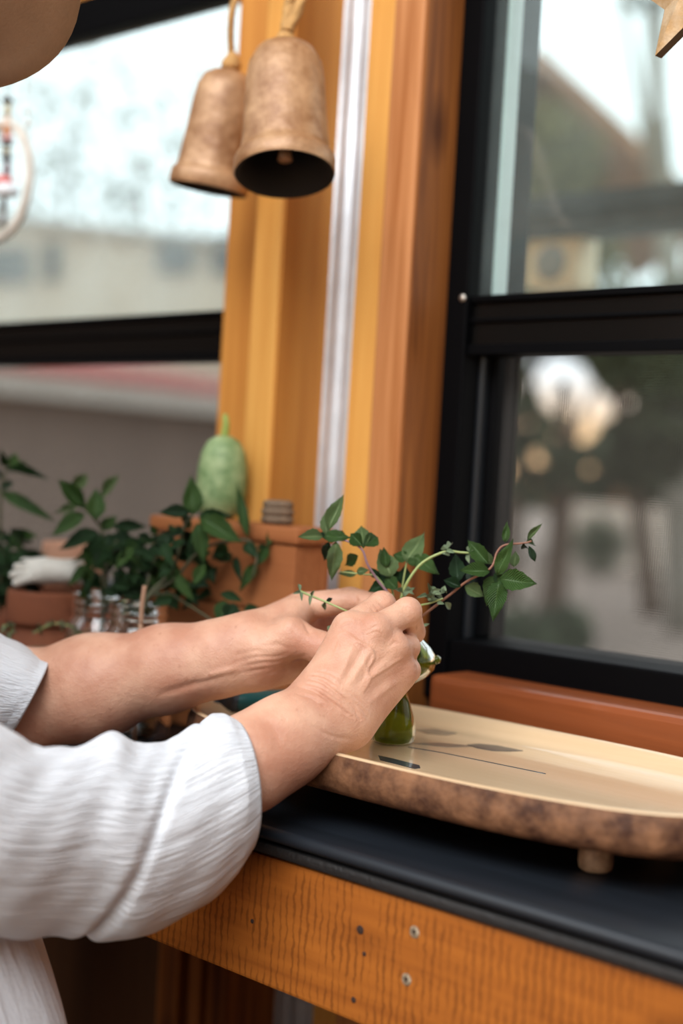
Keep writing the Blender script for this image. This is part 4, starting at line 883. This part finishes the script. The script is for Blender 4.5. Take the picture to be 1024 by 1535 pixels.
left_lines = [([(355, 992), (385, 985), (412, 985), (430, 980)], 3, -.0008), ([(360, 1000), (392, 994), (420, 992), (440, 985)], 3, -.0008), ([(366, 1008), (396, 1003), (424, 999)], 3, -.0007), ([(350, 983), (380, 976), (404, 978)], 3, -.0006),
              ([(300, 1020), (330, 1008), (365, 1000)], 5, .0012), ([(240, 1040), (290, 1026), (330, 1014)], 6, -.0012), ([(452, 925), (461, 942), (466, 952)], 3.0, -.0013), ([(532, 890), (534, 900), (533, 912)], 2.2, -.0012), ([(420, 1000), (440, 990), (458, 982)], 3, -.0010), ([(395, 968), (415, 966), (432, 972)], 2.6, -.0006), ([(400, 1010), (428, 1002), (450, 994)], 3, -.0007), ([(424, 936), (438, 944), (452, 958)], 3, -.0006), ([(420, 945), (436, 935), (446, 915)], 6, .0008)]
VL = relief(VL, QL, left_lines)
# ---- torso, neck, head, legs (mostly out of view or under clothes)
FD = np.array([.68, .73, 0]); FD /= np.linalg.norm(FD); SD = np.array([FD[1], -FD[0], 0])      # facing, towards own right
shc = (sh_R+sh_L)/2; hips = np.array([-.86, .26, .84]); 
hd = P(-345, 72, .80)
bp2 = []
bp2 += [cap(shc+SD*.12+(0, 0, .0), shc-SD*.12+(0, 0, .0), .065, .065, .03), cap(shc+(0, 0, -.10)+SD*.05, hips+(0, 0, .05)+SD*.05, .105, .10, .05), cap(shc+(0, 0, -.10)-SD*.05, hips+(0, 0, .05)-SD*.05, .105, .10, .05), cap(hips+SD*.07, hips-SD*.07, .115, .115, .05)]
bp2 += [cap(shc+SD*.12, sh_R, .06, .05, .03), cap(shc-SD*.12, sh_L, .06, .05, .03), cap(sh_R, el_R, .038, .0285, .02), cap(sh_L, sh_L*.6+el_L*.4, .045, .04, .02)]
nk = hd+np.array([-.02, -.02, -.075]); bp2 += [cap(shc+(0, 0, .03), nk, .052, .048, .02)]
hu = np.array([0, 0, 1.]); fw = FD*.93+np.array([0, 0, -.36]); fw /= np.linalg.norm(fw); hu = np.cross(SD, fw); 
if hu[2] < 0: hu = -hu
def H(f_, s_, u_): return hd+fw*f_+SD*s_+hu*u_
hp_ = [cap(H(-.012, 0, .030), H(.010, 0, .032), .078, .072, .03), cap(H(.020, 0, -.020), H(.034, 0, -.070), .060, .036, .03), cap(H(.040, 0, -.080), H(.052, 0, -.084), .016, .014, .014),
       cap(H(.070, .030, .024), H(.070, -.030, .024), .013, .013, .012), cap(H(.078, 0, .014), H(.098, 0, -.020), .0065, .0085, .009), cap(H(.088, .0085, -.022), H(.088, -.0085, -.022), .0070, .0070, .005),
       cap(H(.072, .016, -.043), H(.072, -.016, -.043), .0055, .0055, .006), cap(H(.070, .014, -.052), H(.070, -.014, -.052), .0060, .0060, .006), cap(H(.078, .015, -.0475), H(.078, -.015, -.0475), .0014, .0014, .002, 'sub')]
for s in (1, -1):
    hp_ += [cap(H(.042, s*.042, -.018), H(.050, s*.040, -.030), .024, .020, .016), cap(H(.083, s*.032, .004), H(.083, s*.032, .004), .010, .010, .008, 'sub'),
            cap(H(.072, s*.021, .0105), H(.070, s*.043, .0095), .0050, .0050, .003), cap(H(.072, s*.022, -.006), H(.070, s*.042, -.005), .0045, .0045, .003),
            cap(H(-.004, s*.073, -.020), H(-.010, s*.079, .014), .007, .010, .004)]
hp_ += [cap(nk+(0, 0, -.02), H(-.01, 0, -.03), .046, .046, .02)]
Fh_, lo_h = sdf_grid(hp_, .0025, pad=.02); VH, QH = surface_nets(Fh_, lo_h, .0025); VH = smooth_verts(VH, QH, 1)
ft = []
for s in (1, -1):
    hp = hips+SD*s*.085+(0, 0, -.03); kn_ = hp+np.array([0, 0, -.38])+FD*.02; an_ = np.array([hp[0], hp[1], .085])-FD*.03; ft.append(an_)
    bp2 += [cap(hp, kn_, .085, .055, .03), cap(kn_, an_, .052, .036, .02), cap(an_+(0, 0, -.035), an_+FD*.15+(0, 0, -.055), .032, .026, .015)]
Fb, lo = sdf_grid(bp2, .006, pad=.03); VBd, QBd = surface_nets(Fb, lo, .006); VBd = smooth_verts(VBd, QBd, 1)
Vall = np.concatenate([VR, VL, VBd, VH]); Qall = np.concatenate([QR, QL+len(VR), QBd+len(VR)+len(VL), QH+len(VR)+len(VL)+len(VBd)])
person = tag(link('person', mesh_from('person', Vall, Qall), M['skin'], None, True, origin=(hips[0], hips[1], 0)), label='person in a loose white gauze shirt and tan hat arranging herb sprigs', cat='person')
for s in (1, -1):
    ey = lathe('eye', [(.0100*math.sin(q*math.pi/8), -.0100*math.cos(q*math.pi/8)) for q in range(9)], M['eye'], person, 20, H(.0665, s*.032, .003))
    gz_ = Vector(fw-hu*.45).normalized(); lathe('iris', [(0, .0104), (.0030, .0101), (.0048, .0090)], M['iris'], ey, 16, H(.0665, s*.032, .003), Vector((0, 0, 1)).rotation_difference(gz_).to_matrix())

# ---- shirt
def gauze():
    m, t, b = new_mat('white_gauze'); N = t.nodes.new; L = t.links.new
    b.inputs['Base Color'].default_value = (.72, .74, .78, 1); b.inputs['Roughness'].default_value = .95; b.inputs['Specular IOR Level'].default_value = .1
    uv = N('ShaderNodeUVMap'); mp = N('ShaderNodeMapping'); mp.inputs['Scale'].default_value = (9, 160, 1); L(uv.outputs[0], mp.inputs[0])
    n = N('ShaderNodeTexNoise'); n.inputs['Scale'].default_value = 1; n.inputs['Detail'].default_value = 4; n.inputs['Distortion'].default_value = .6; L(mp.outputs[0], n.inputs['Vector'])
    mp2 = N('ShaderNodeMapping'); mp2.inputs['Scale'].default_value = (260, 420, 1); L(uv.outputs[0], mp2.inputs[0])
    n2 = N('ShaderNodeTexNoise'); n2.inputs['Scale'].default_value = 1; L(mp2.outputs[0], n2.inputs['Vector'])
    ad = N('ShaderNodeMath'); ad.operation = 'MULTIPLY_ADD'; ad.inputs[1].default_value = .18; L(n2.outputs['Fac'], ad.inputs[0]); L(n.outputs['Fac'], ad.inputs[2])
    bp = N('ShaderNodeBump'); bp.inputs['Strength'].default_value = .8; bp.inputs['Distance'].default_value = .003; L(ad.outputs[0], bp.inputs['Height']); L(bp.outputs[0], b.inputs['Normal'])
    return m
M['gauze'] = gauze()
def vnoise(x, y, seed=0):
    return (np.sin(x*1.7+seed)+np.sin(x*3.1+y*1.3+seed*2.1)*.6+np.sin(y*2.3-x*.7+seed*.7)*.7+np.sin(x*5.3-y*2.9+seed*1.9)*.35)/2.65
def sleeve(stations, nu, nv, cuff_line=None, amp=.0022, seed=0, hem=True):
    """stations: (top_xyz, bottom_xyz, near_xyz) -> smooth loft; phi 0 top, 90 near side, 180 bottom, 270 far side"""
    st = [np.array([s[0], s[1], s[2]]) for s in stations]
    n = len(st); res = smooth_path([s.reshape(-1) for s in st], max(2, nu//(n-1)))
    res = np.array(res).reshape(-1, 3, 3); top, bot, near = res[:, 0], res[:, 1], res[:, 2]
    c = (top+bot)/2; A = (top-bot)/2; B = near-c
    tt = np.linspace(0, n-1, len(res))[:, None]; ph = np.linspace(0, 2*np.pi, nv, endpoint=False)[None, :]
    pts = c[:, None]+A[:, None]*np.cos(ph)[..., None]+B[:, None]*np.sin(ph)[..., None]
    out = A[:, None]*np.cos(ph)[..., None]+B[:, None]*np.sin(ph)[..., None]; out /= np.linalg.norm(out, axis=-1, keepdims=True)
    d = amp*vnoise(tt*1.3, ph*2.0+tt*.35, seed)+amp*.16*vnoise(tt*.5, ph*9, seed+2)+.00022*vnoise(tt*.9, ph*30, seed+4)
    if cuff_line is not None:
        l = cuff_line(ph); dt = tt-l
        d = d+.0020/(1+np.exp(dt*14))-.0040*np.exp(-((dt-.05)/.20)**2)
    ends = np.clip(np.minimum(tt*3, 1), 0, 1) if hem else 1
    pts = pts+out*(d*ends)[..., None]
    if hem:                                        # hem rolled inwards at the cuff
        inn = [pts[0]-out[0]*q+(c[1]-c[0])/np.linalg.norm(c[1]-c[0])*w for q, w in ((.0045, .05), (.0042, .020), (.0038, .008), (.0030, .001), (.0012, -.0012))]
        pts = np.concatenate([np.array(inn), pts])
    return pts
def stn(tp, bt, depth, rd_, nx=0, dtop=0, dbot=0, ny=0):
    T = P(*tp, depth+dtop); B_ = P(*bt, depth+dbot); mx_, my_ = (tp[0]+bt[0])/2+nx, (tp[1]+bt[1])/2+ny
    return (T, B_, P(mx_, my_, depth-rd_))
sR = [stn((345, 1076), (366, 1282), .822, .036, 34), stn((302, 1079), (305, 1350), .812, .042, 22), stn((242, 1112), (232, 1390), .798, .046, 12), stn((204, 1116), (165, 1402), .786, .048, 8), stn((166, 1098), (100, 1406), .775, .049, 4), stn((104, 1122), (38, 1404), .757, .050), stn((52, 1120), (-50, 1396), .742, .051), stn((0, 1084), (-140, 1372), .725, .052), stn((-90, 1010), (-250, 1300), .70, .054), stn((-330, 820), (-480, 1100), .66, .055), stn((-640, 560), (-790, 840), .62, .062), stn((-840, 380), (-990, 700), .60, .066)]
def cline(ph):
    d = np.abs(np.mod(ph+np.pi, 2*np.pi)-np.pi)/np.pi       # 0 at top .. 1 at bottom
    return .9+2.7*np.clip(d, 0, 1)**1.0
pR = sleeve(sR, 300, 300, cline, .0026, 1.3)
sL = [stn((72, 988), (2, 1118), .972, .048, 6), stn((40, 972), (-40, 1124), .972, .052), stn((-30, 938), (-110, 1110), .97, .056), stn((-180, 860), (-260, 1040), .97, .06), stn((-440, 710), (-520, 900), .97, .065)]
pL = sleeve(sL, 100, 120, None, .0025, 4.1)
sh_c = shc+(0, 0, 0)
def torso_ring(z, cx, cy, hw, hf, hb):
    c = np.array([cx, cy, z]); out = []
    for j in range(200):
        t = 2*math.pi*j/200; q = hf if math.sin(t) > 0 else hb
        out.append(c+SD*math.cos(t)*hw+FD*math.sin(t)*q)
    return out
tz = [(EYE+.105, .05, .05, .05), (EYE+.085, .07, .065, .06), (EYE+.075, .14, .08, .07), (EYE+.05, .195, .095, .09), (EYE-.05, .205, .13, .105), (EYE-.15, .20, .20, .12), (EYE-.25, .205, .245, .13), (EYE-.33, .215, .275, .14), (EYE-.42, .22, .285, .14), (EYE-.52, .225, .285, .15)]
tr = []
for z, hw, hf, hb in tz:
    f_ = np.clip((EYE+.1-z)/.6, 0, 1); cx, cy = shc[0]*(1-f_)+(hips[0]+.035)*f_, shc[1]*(1-f_)+(hips[1]+.03)*f_; tr.append(np.array(torso_ring(z, cx, cy, hw, hf, hb)).reshape(-1))
tp_ = np.array(smooth_path(tr, 14)).reshape(-1, 200, 3)
cen = tp_.mean(1, keepdims=True); oo = tp_-cen; oo /= np.linalg.norm(oo, axis=-1, keepdims=True); zz = np.linspace(0, 1, len(tp_))[:, None]; ph = np.linspace(0, 2*np.pi, 200, endpoint=False)[None]
tp_ = tp_+oo*((.004+.012*zz)*vnoise(zz*2+ph*0, ph*5+zz*1.2, 2.2))[..., None]
bm = bmesh.new()
for arr in (pR, pL, tp_):
    me_ = grid_mesh('tmp', arr); bm.from_mesh(me_); bpy.data.meshes.remove(me_)
me = bpy.data.meshes.new('shirt'); bm.to_mesh(me); bm.free()
shirt = link('shirt', me, M['gauze'], person, True); shirt['label'] = 'loose white crinkled gauze shirt with folded cuffs'
# ---- trousers, shoes, hair, hat
tb = []
for s in (1, -1):
    hp = hips+SD*s*.085+(0, 0, -.03); kn_ = hp+np.array([0, 0, -.38])+FD*.02; an_ = np.array([hp[0], hp[1], .10])-FD*.03
    tb += [cap(hp, kn_, .097, .072, .03), cap(kn_, an_+(0, 0, .05), .07, .062, .02)]
tb += [cap(hips+SD*.07, hips-SD*.07, .13, .13, .05)]
Ft, lo = sdf_grid(tb, .008, pad=.03); Vt, Qt = surface_nets(Ft, lo, .008); link('trousers', mesh_from('trousers', Vt, Qt), M['trouser'], person, True)
for a_ in ft:
    sb = [cap(a_+(0, 0, -.045)-FD*.02, a_+FD*.15+(0, 0, -.050), .040, .034, .02), cap(a_+(0, 0, -.04), a_+(0, 0, -.01), .042, .045, .02)]
    Fs, lo = sdf_grid(sb, .006, pad=.03); Vs, Qs = surface_nets(Fs, lo, .006); Vs[:, 2] = np.maximum(Vs[:, 2], .001); link('shoe', mesh_from('shoe', Vs, Qs), M['shoe'], person, True)
hb_ = [cap(hd+hu*.035-fw*.03, hd+hu*.01-fw*.035, .086, .082, .03), cap(hd-fw*.06, hd-fw*.075-hu*.09, .06, .035, .03), cap(H(-.02, .070, .03), H(-.03, .066, -.07), .022, .014, .02), cap(H(-.02, -.070, .03), H(-.03, -.066, -.07), .022, .014, .02)]
Fh, lo = sdf_grid(hb_, .005, pad=.03); Vh, Qh = surface_nets(Fh, lo, .005); link('hair', mesh_from('hair', Vh, Qh), M['hair'], person, True)
# hat: crown and wavy brim, tipped forward with the head
HB = P(-206, -138, .80)
hn = Vector(FW*.62+UP*.78).normalized(); hx = Vector(RT); hy = hn.cross(hx).normalized(); hr = Matrix((hx, hy, hn)).transposed()
hatR = .118
g = []
prof_h = [(.072, -.004), (.085, -.004), (.095, -.003), (.108, -.002), (hatR-.003, -.002), (hatR, 0), (hatR, .003), (hatR-.003, .005), (.108, .005), (.095, .004), (.088, .004), (.082, .010), (.080, .04), (.076, .075), (.066, .098), (.045, .104), (.02, .098), (0, .096)]
for (r_, z_) in prof_h:
    rowp = []
    for j in range(64):
        t = 2*math.pi*j/64; q_ = max(0, min(1, (r_-.082)/.03)); ex_ = 1-.36*q_; c_, s_ = math.cos(t), math.sin(t); wv_ = q_**2*.004*math.sin(3*t)
        rowp.append(hr @ Vector((r_*math.copysign(abs(c_)**ex_, c_), r_*1.02*math.copysign(abs(s_)**ex_, s_), z_+wv_))+Vector(HB))
    g.append([list(v) for v in rowp])
hat = link('hat', grid_mesh('hat', g), M['felt'], person, True, origin=HB)
hat['label'] = 'tan felt hat brim'

# ------------------------------------------------------------------ outdoors
GZ = -.35
M['ground'] = plain('ground', (.33, .26, .21), .95, nscale=.35, col2=(.20, .155, .125), bump=.5, bscale=6)
M['grass'] = plain('grass', (.10, .16, .06), .95, nscale=1.2, col2=(.06, .10, .04))
M['brick'] = plain('siding', (.17, .125, .10), .9, noise=.2, nscale=3)
M['fascia'] = plain('fascia', (.40, .38, .34), .7, noise=.1, nscale=2)
M['red_roof'] = plain('red_roof', (.42, .13, .11), .85, noise=.25, nscale=3)
M['beige'] = plain('beige', (.62, .54, .44), .9, noise=.12, nscale=1)
M['darkwin'] = plain('darkwin', (.03, .04, .045), .2)
M['brown_roof'] = plain('brown_roof', (.34, .19, .11), .9, noise=.25, nscale=2)
M['bark'] = plain('bark', (.12, .085, .06), .95, noise=.4, nscale=8, bump=.8, bscale=12)
M['pale_bark'] = plain('pale_bark', (.28, .27, .23), .95, noise=.3, nscale=6)
M['leaf_green'] = plain('tree_leaf_green', (.085, .115, .06), .7, noise=.5, nscale=3)
M['leaf_olive'] = plain('tree_leaf_olive', (.20, .19, .06), .7, noise=.4, nscale=3)
M['fence'] = plain('fence', (.80, .72, .62), .9, noise=.15, nscale=3)
M['steel_beam'] = plain('steel_beam', (.018, .03, .033), .5)
M['lantern'] = plain('lantern', (.80, .72, .52), .5); M['lantern_dark'] = plain('lantern_dark', (.25, .28, .28), .4)
ground = tag(box('ground', (-90, .98, GZ-.3), (60, 120, GZ), M['ground'], bev=0), kind='structure')
def gpt(x, depth): 
    p = P(x, 740, depth); return np.array([p[0], p[1], GZ])
# neighbour house with red roof (through the left window)
A0 = P(-120, 540, 10.2); A1 = P(420, 606, 13.0); zt_ = (A0[2]+A1[2])/2
A0[2] = A1[2] = zt_
dirh = (A1-A0)/np.linalg.norm(A1-A0); nrm = np.array([-dirh[1], dirh[0], 0]); nrm = nrm if nrm@FW > 0 else -nrm
A0 = A0-dirh*2.5; A1 = A1+dirh*.6
hs_ = empty('neighbour_house', (A0[0], A0[1], GZ), label='low brown house with a grey fascia and red roof', cat='house')
def slab(name, quad, thick, mat, parent):
    q_ = [np.asarray(p, float) for p in quad]; n_ = np.cross(q_[1]-q_[0], q_[3]-q_[0]); n_ = n_/np.linalg.norm(n_)*thick
    bm = bmesh.new(); a = [bm.verts.new(p) for p in q_]; b = [bm.verts.new(p+n_) for p in q_]
    bm.faces.new(a); bm.faces.new(b[::-1])
    for i in range(4): bm.faces.new((a[i], b[i], b[(i+1) % 4], a[(i+1) % 4]))
    return from_bm(name, bm, mat, parent, origin=q_[0])
z3 = np.array([0, 0, 1.]); fh = .165
slab('fascia', [A0-z3*fh, A1-z3*fh, A1, A0], .04, M['fascia'], hs_)
slab('roof', [A0-nrm*.03, A1-nrm*.03, A1+nrm*2.2+z3*.30, A0+nrm*2.2+z3*.30], .06, M['red_roof'], hs_)
W0 = A0+nrm*.35; W1 = A1+nrm*.35
slab('soffit', [A0-z3*fh, A1-z3*fh, W1-z3*fh, W0-z3*fh], .02, M['fascia'], hs_)
nb = 11; zt2 = zt_-fh
for i in range(nb):
    za = GZ+(zt2-GZ)*i/nb; zb = GZ+(zt2-GZ)*(i+1)/nb-.008
    slab('siding_board', [np.array([W0[0], W0[1], za])-nrm*.02, np.array([W1[0], W1[1], za])-nrm*.02, np.array([W1[0], W1[1], zb]), np.array([W0[0], W0[1], zb])], .05, M['brick'], hs_)
# beige building behind it
B0 = P(-420, 350, 24); B1 = P(520, 372, 27); zt_ = P(165, 352, 25.5)[2]; B0[2] = B1[2] = GZ
dirb = (B1-B0)/np.linalg.norm(B1-B0); nb_ = np.array([-dirb[1], dirb[0], 0]); nb_ = nb_ if nb_@FW > 0 else -nb_
bb = empty('beige_building', B0, label='beige building with dark windows behind the red roof', cat='building')
up_ = z3*(zt_-GZ)
slab('wall', [B0, B1, B1+up_, B0+up_], .3, M['beige'], bb)
def on_plane(x, y, p0, n_): d = ray(x, y); return CAM+d*((p0-CAM)@n_/(d@n_))
for (xa, xb, ya, yb) in ((-40, 42, 372, 424), (66, 88, 366, 420), (236, 288, 350, 408), (318, 372, 350, 410)):
    q = [on_plane(xx, yy, B0-nb_*.36, nb_) for xx, yy in ((xa, yb), (xb, yb), (xb, ya), (xa, ya))]
    wv_ = slab('window', q, .08, M['darkwin'], bb)
slab('roof', [B0+up_-nb_*.6, B1+up_-nb_*.6, B1+up_+nb_*5+z3*.2, B0+up_+nb_*5+z3*.2], .12, M['fascia'], bb)
# brown gabled house seen through the right window
gd_ = 26
h0 = gpt(700, gd_); ridge = P(790, 95, gd_); eave = P(1040, 330, gd_); eave_l = P(560, 300, gd_)
gh = empty('carport', h0, label='open carport with a brown gable roof beyond the trees', cat='carport')
rt2 = np.array([RT[0], RT[1], 0]); rt2 /= np.linalg.norm(rt2); fd2 = np.array([FW[0], FW[1], 0]); fd2 /= np.linalg.norm(fd2)
for pe in (eave, eave_l):
    for ff in (0, 5.5):
        bb_ = np.array([pe[0], pe[1], GZ])+fd2*ff; tube('post', [bb_, bb_+np.array([0, 0, pe[2]-GZ])], .09, M['brown_roof'], gh, 8, k=2)
slab('roof_slope', [ridge-fd2*.5, eave+(eave-ridge)*.08-fd2*.5, eave+(eave-ridge)*.08+fd2*6, ridge+fd2*6], .25, M['brown_roof'], gh)
slab('roof_slope', [ridge-fd2*.5, eave_l-fd2*.5, eave_l+fd2*6, ridge+fd2*6], .25, M['brown_roof'], gh)
# trees
def tree(label, base, height, crown, n, mat, bark, seed, lsize=.11, holes=(), lean=(0, 0), tr=.12):
    """crown: list of (centre offset xyz, radius) relative to base"""
    rr_ = np.random.RandomState(seed); t = empty('tree', base, label=label, cat='tree', group='trees outside the windows')
    topp = np.array(base)+np.array([lean[0], lean[1], height])
    tube('trunk', [base, np.array(base)*.5+topp*.5+np.array([.05, .03, 0]), topp], lambda q: tr*(1-.6*q), bark, t, 10)
    for c_, rad in crown[:6]:
        tube('branch', [np.array(base)*.35+topp*.65, np.array(base)+np.array(c_)], lambda q: tr*.4*(1-.7*q), bark, t, 6, k=3)
    wts = np.array([rad**3 for c_, rad in crown]); wts /= wts.sum(); allc = []
    for (c_, rad), w_ in zip(crown, wts):
        k_ = int(n*w_); d_ = rr_.normal(size=(k_, 3)); d_ /= np.linalg.norm(d_, axis=1)[:, None]; allc.append(np.array(base)+np.array(c_)+d_*(rad*rr_.uniform(.2, 1, (k_, 1))**.5))
    cpt = np.concatenate(allc)
    if len(holes):
        x, y = project(cpt); keep = np.ones(len(cpt), bool)
        for (hx, hy, hrad) in holes: keep &= np.hypot(x-hx, y-hy) > hrad
        cpt = cpt[keep]
    k_ = len(cpt); a_ = rr_.normal(size=(k_, 3)); a_ /= np.linalg.norm(a_, axis=1)[:, None]; b_ = np.cross(a_, rr_.normal(size=(k_, 3))); b_ /= np.linalg.norm(b_, axis=1)[:, None]; s_ = lsize*rr_.uniform(.6, 1.4, (k_, 1))
    V_ = np.stack([cpt-a_*s_, cpt+b_*s_*.45, cpt+a_*s_, cpt-b_*s_*.45], 1).reshape(-1, 3); Fc = np.arange(k_*4).reshape(-1, 4)
    link('crown', mesh_from('crown', V_, Fc), mat, t, False, origin=topp)['kind'] = 'stuff'
    return t
def blob(base, px, py, depth, rad): return (P(px, py, depth)-np.array(base), rad)
GAP = [(x_, y_, r_*1.4) for x_, y_, r_ in [(850, 585, 34), (880, 602, 24), (930, 605, 18), (818, 562, 18), (788, 538, 13), (785, 578, 12), (840, 543, 13), (872, 640, 22), (845, 650, 14), (784, 632, 12), (762, 700, 15), (806, 684, 12), (765, 582, 12), (908, 620, 12), (885, 700, 10), (1018, 620, 8), (805, 720, 9)]]
b1_ = gpt(835, 14)
tree('dark green tree with a brown trunk framing the bright sky gaps', b1_, 2.6, [blob(b1_, x, y, d, r) for x, y, d, r in ((790, 640, 14, .75), (900, 560, 14, .8), (960, 620, 14.5, .8), (850, 668, 13.5, .4), (1010, 560, 14, .9), (760, 540, 14, .8), (940, 662, 14.5, .5))], 15000, M['leaf_green'], M['bark'], 3, .085, GAP, tr=.16)
b2_ = gpt(990, 18)
tree('wide green tree with a slanting bare limb', b2_, 3.4, [blob(b2_, x, y, d, r) for x, y, d, r in ((1000, 610, 18, .95), (1060, 560, 18, 1.3), (930, 650, 18, .6), (1040, 665, 17.5, .55), (900, 530, 19, .9))], 12000, M['leaf_green'], M['bark'], 4, .10, GAP, lean=(-.9, 0), tr=.15)
b3_ = gpt(770, 19)
tree('olive and yellow leaved tree standing before the gabled house', b3_, 4.2, [blob(b3_, x, y, d, r) for x, y, d, r in ((800, 260, 19, 1.0), (830, 350, 19, .9), (760, 420, 19, .9), (800, 520, 19, .8), (720, 300, 19.5, .9), (880, 420, 19, .6))], 6000, M['leaf_olive'], M['bark'], 5, .10, GAP, tr=.14)
b4_ = gpt(1040, 16)
tree('tall bare pale-barked tree leaning across the sky', b4_, 7.2, [blob(b4_, x, y, d, r) for x, y, d, r in ((990, -120, 16, 1.0), (900, -160, 16, .8))], 1500, M['leaf_green'], M['pale_bark'], 6, .10, lean=(-.95, .0), tr=.22)
b5_ = gpt(250, 40)
tree('hazy round tree far behind the beige building', b5_, 6.5, [blob(b5_, x, y, d, r) for x, y, d, r in ((200, 230, 40, 2.2), (120, 290, 40, 1.8), (330, 180, 40, 2.0), (270, 290, 40, 1.8))], 260, M['leaf_green'], M['bark'], 8, .22, tr=.25)
b6_ = gpt(60, 44)
tree('hazy far tree rising above the beige building', b6_, 7.5, [blob(b6_, x, y, d, r) for x, y, d, r in ((40, 210, 44, 2.2), (-60, 160, 44, 2.5), (120, 120, 44, 1.6))], 240, M['leaf_green'], M['bark'], 9, .22, tr=.25)
for i, (x, d, r, lb) in enumerate(((795, 11.0, .30, 'small green shrub on the bare ground by the screen corner'), (860, 12.5, .26, 'round green shrub out on the bare ground'), (905, 26, .6, 'dark shrub growing along the pale fence'))):
    b_ = gpt(x, d)
    t = empty('shrub', b_, label=lb, cat='shrub', group='shrubs outside the right window')
    rr_ = np.random.RandomState(20+i); k_ = 1600; d_ = rr_.normal(size=(k_, 3)); d_ /= np.linalg.norm(d_, axis=1)[:, None]; cp = b_+np.array([0, 0, r])+d_*r*rr_.uniform(.3, 1, (k_, 1)); a_ = rr_.normal(size=(k_, 3))*.03; c_ = rr_.normal(size=(k_, 3))*.02
    link('foliage', mesh_from('foliage', np.stack([cp-a_, cp+c_, cp+a_, cp-c_], 1).reshape(-1, 3), np.arange(k_*4).reshape(-1, 4)), M['leaf_green'], t, False, origin=b_)['kind'] = 'stuff'
    for a2 in range(4): tube('branch', [b_, b_+np.array([r*.5*math.cos(a2*1.6), r*.5*math.sin(a2*1.6), r])], .012, M['bark'], t, 5, k=2)
b7_ = gpt(900, 36)
tree('long dark tree belt standing beyond the pale fence', b7_, 2.2, [blob(b7_, x, y, d, r) for x, y, d, r in ((740, 712, 36, 1.0), (800, 716, 36, .9), (860, 722, 36, .85), (915, 716, 35, .95), (970, 712, 35, 1.0), (1025, 708, 34, 1.1), (1080, 700, 34, 1.2), (690, 712, 36, 1.0), (1150, 700, 33, 1.2))], 9000, M['leaf_green'], M['bark'], 12, .16, [(762, 704, 13), (806, 690, 12), (885, 704, 9), (840, 735, 7)], tr=.14)
# pale fence along the yard
f0 = gpt(850, 30); f1 = gpt(1250, 26); fv = (f1-f0); fl = np.linalg.norm(fv); fv /= fl; ztf = P(930, 757, 29)[2]
fe = empty('board_fence', f0, label='pale beige board fence along the far side of the yard', cat='fence')
nbd = 34; fn = np.array([-fv[1], fv[0], 0])
bm = bmesh.new(); add_box(bm, (0, -.015, 0), (fl/nbd*.94, .015, ztf-GZ)); plank_me = bpy.data.meshes.new('fence_board'); bm.to_mesh(plank_me); bm.free(); plank_me.materials.append(M['fence'])
ang = math.atan2(fv[1], fv[0])
for i in range(nbd):
    o = bpy.data.objects.new('fence_board', plank_me); C.objects.link(o); o.parent = fe; o.location = fv*(fl*i/nbd); o.rotation_euler = (0, 0, ang)
# dark steel beam and cream lantern just outside the right window
q0 = onY(700, 322, 1.75); q1 = onY(1120, 300, 1.75); zb_ = onY(900, 305, 1.75)[2]
be_ = empty('awning_beam', ((q0[0]+q1[0])/2, 1.75, zb_), label='dark steel awning beam outside the upper pane', cat='beam')
ztop = onY(890, 285, 1.75)[2]; zbot = onY(890, 350, 1.75)[2]
box('beam_bar', (q0[0]-.5, 1.75, zbot), (q1[0]+1.2, 1.80, ztop), M['steel_beam'], be_)
box('beam_lip', (q0[0]-.5, 1.735, zbot+(ztop-zbot)*.55), (q1[0]+1.2, 1.75, zbot+(ztop-zbot)*.62), M['steel_beam'], be_)
for xx in (q0[0]-.5, q1[0]+1.15): box('beam_post', (xx, 1.80, GZ), (xx+.05, 1.85, ztop), M['steel_beam'], be_)
l0 = onY(806, 440, 1.80); l1 = onY(892, 345, 1.80); cx_, cz_ = (l0[0]+l1[0])/2, (l0[2]+l1[2])/2; hw = abs(l1[0]-l0[0])/2; hz = abs(l1[2]-l0[2])/2
ln = empty('lantern', (cx_, 1.80, cz_), label='cream square lantern with a round grey front hanging under the beam', cat='lantern')
box('lantern_body', (cx_-hw, 1.76, cz_-hz), (cx_+hw, 1.76+hw*1.2, cz_+hz), M['lantern'], ln, bev=.012)
lathe('round_lens', [(0, .004), (hw*.35, .006), (hw*.5, .004), (hw*.55, 0), (hw*.55, -.004)], M['lantern_dark'], ln, 28, (cx_, 1.7595, cz_-hz*.15), Matrix.Rotation(math.pi/2, 3, 'X'))
tube('hanger', [np.array([cx_, 1.79, cz_+hz]), np.array([cx_, 1.79, zbot+.002])], .003, M['steel_beam'], ln, 6)
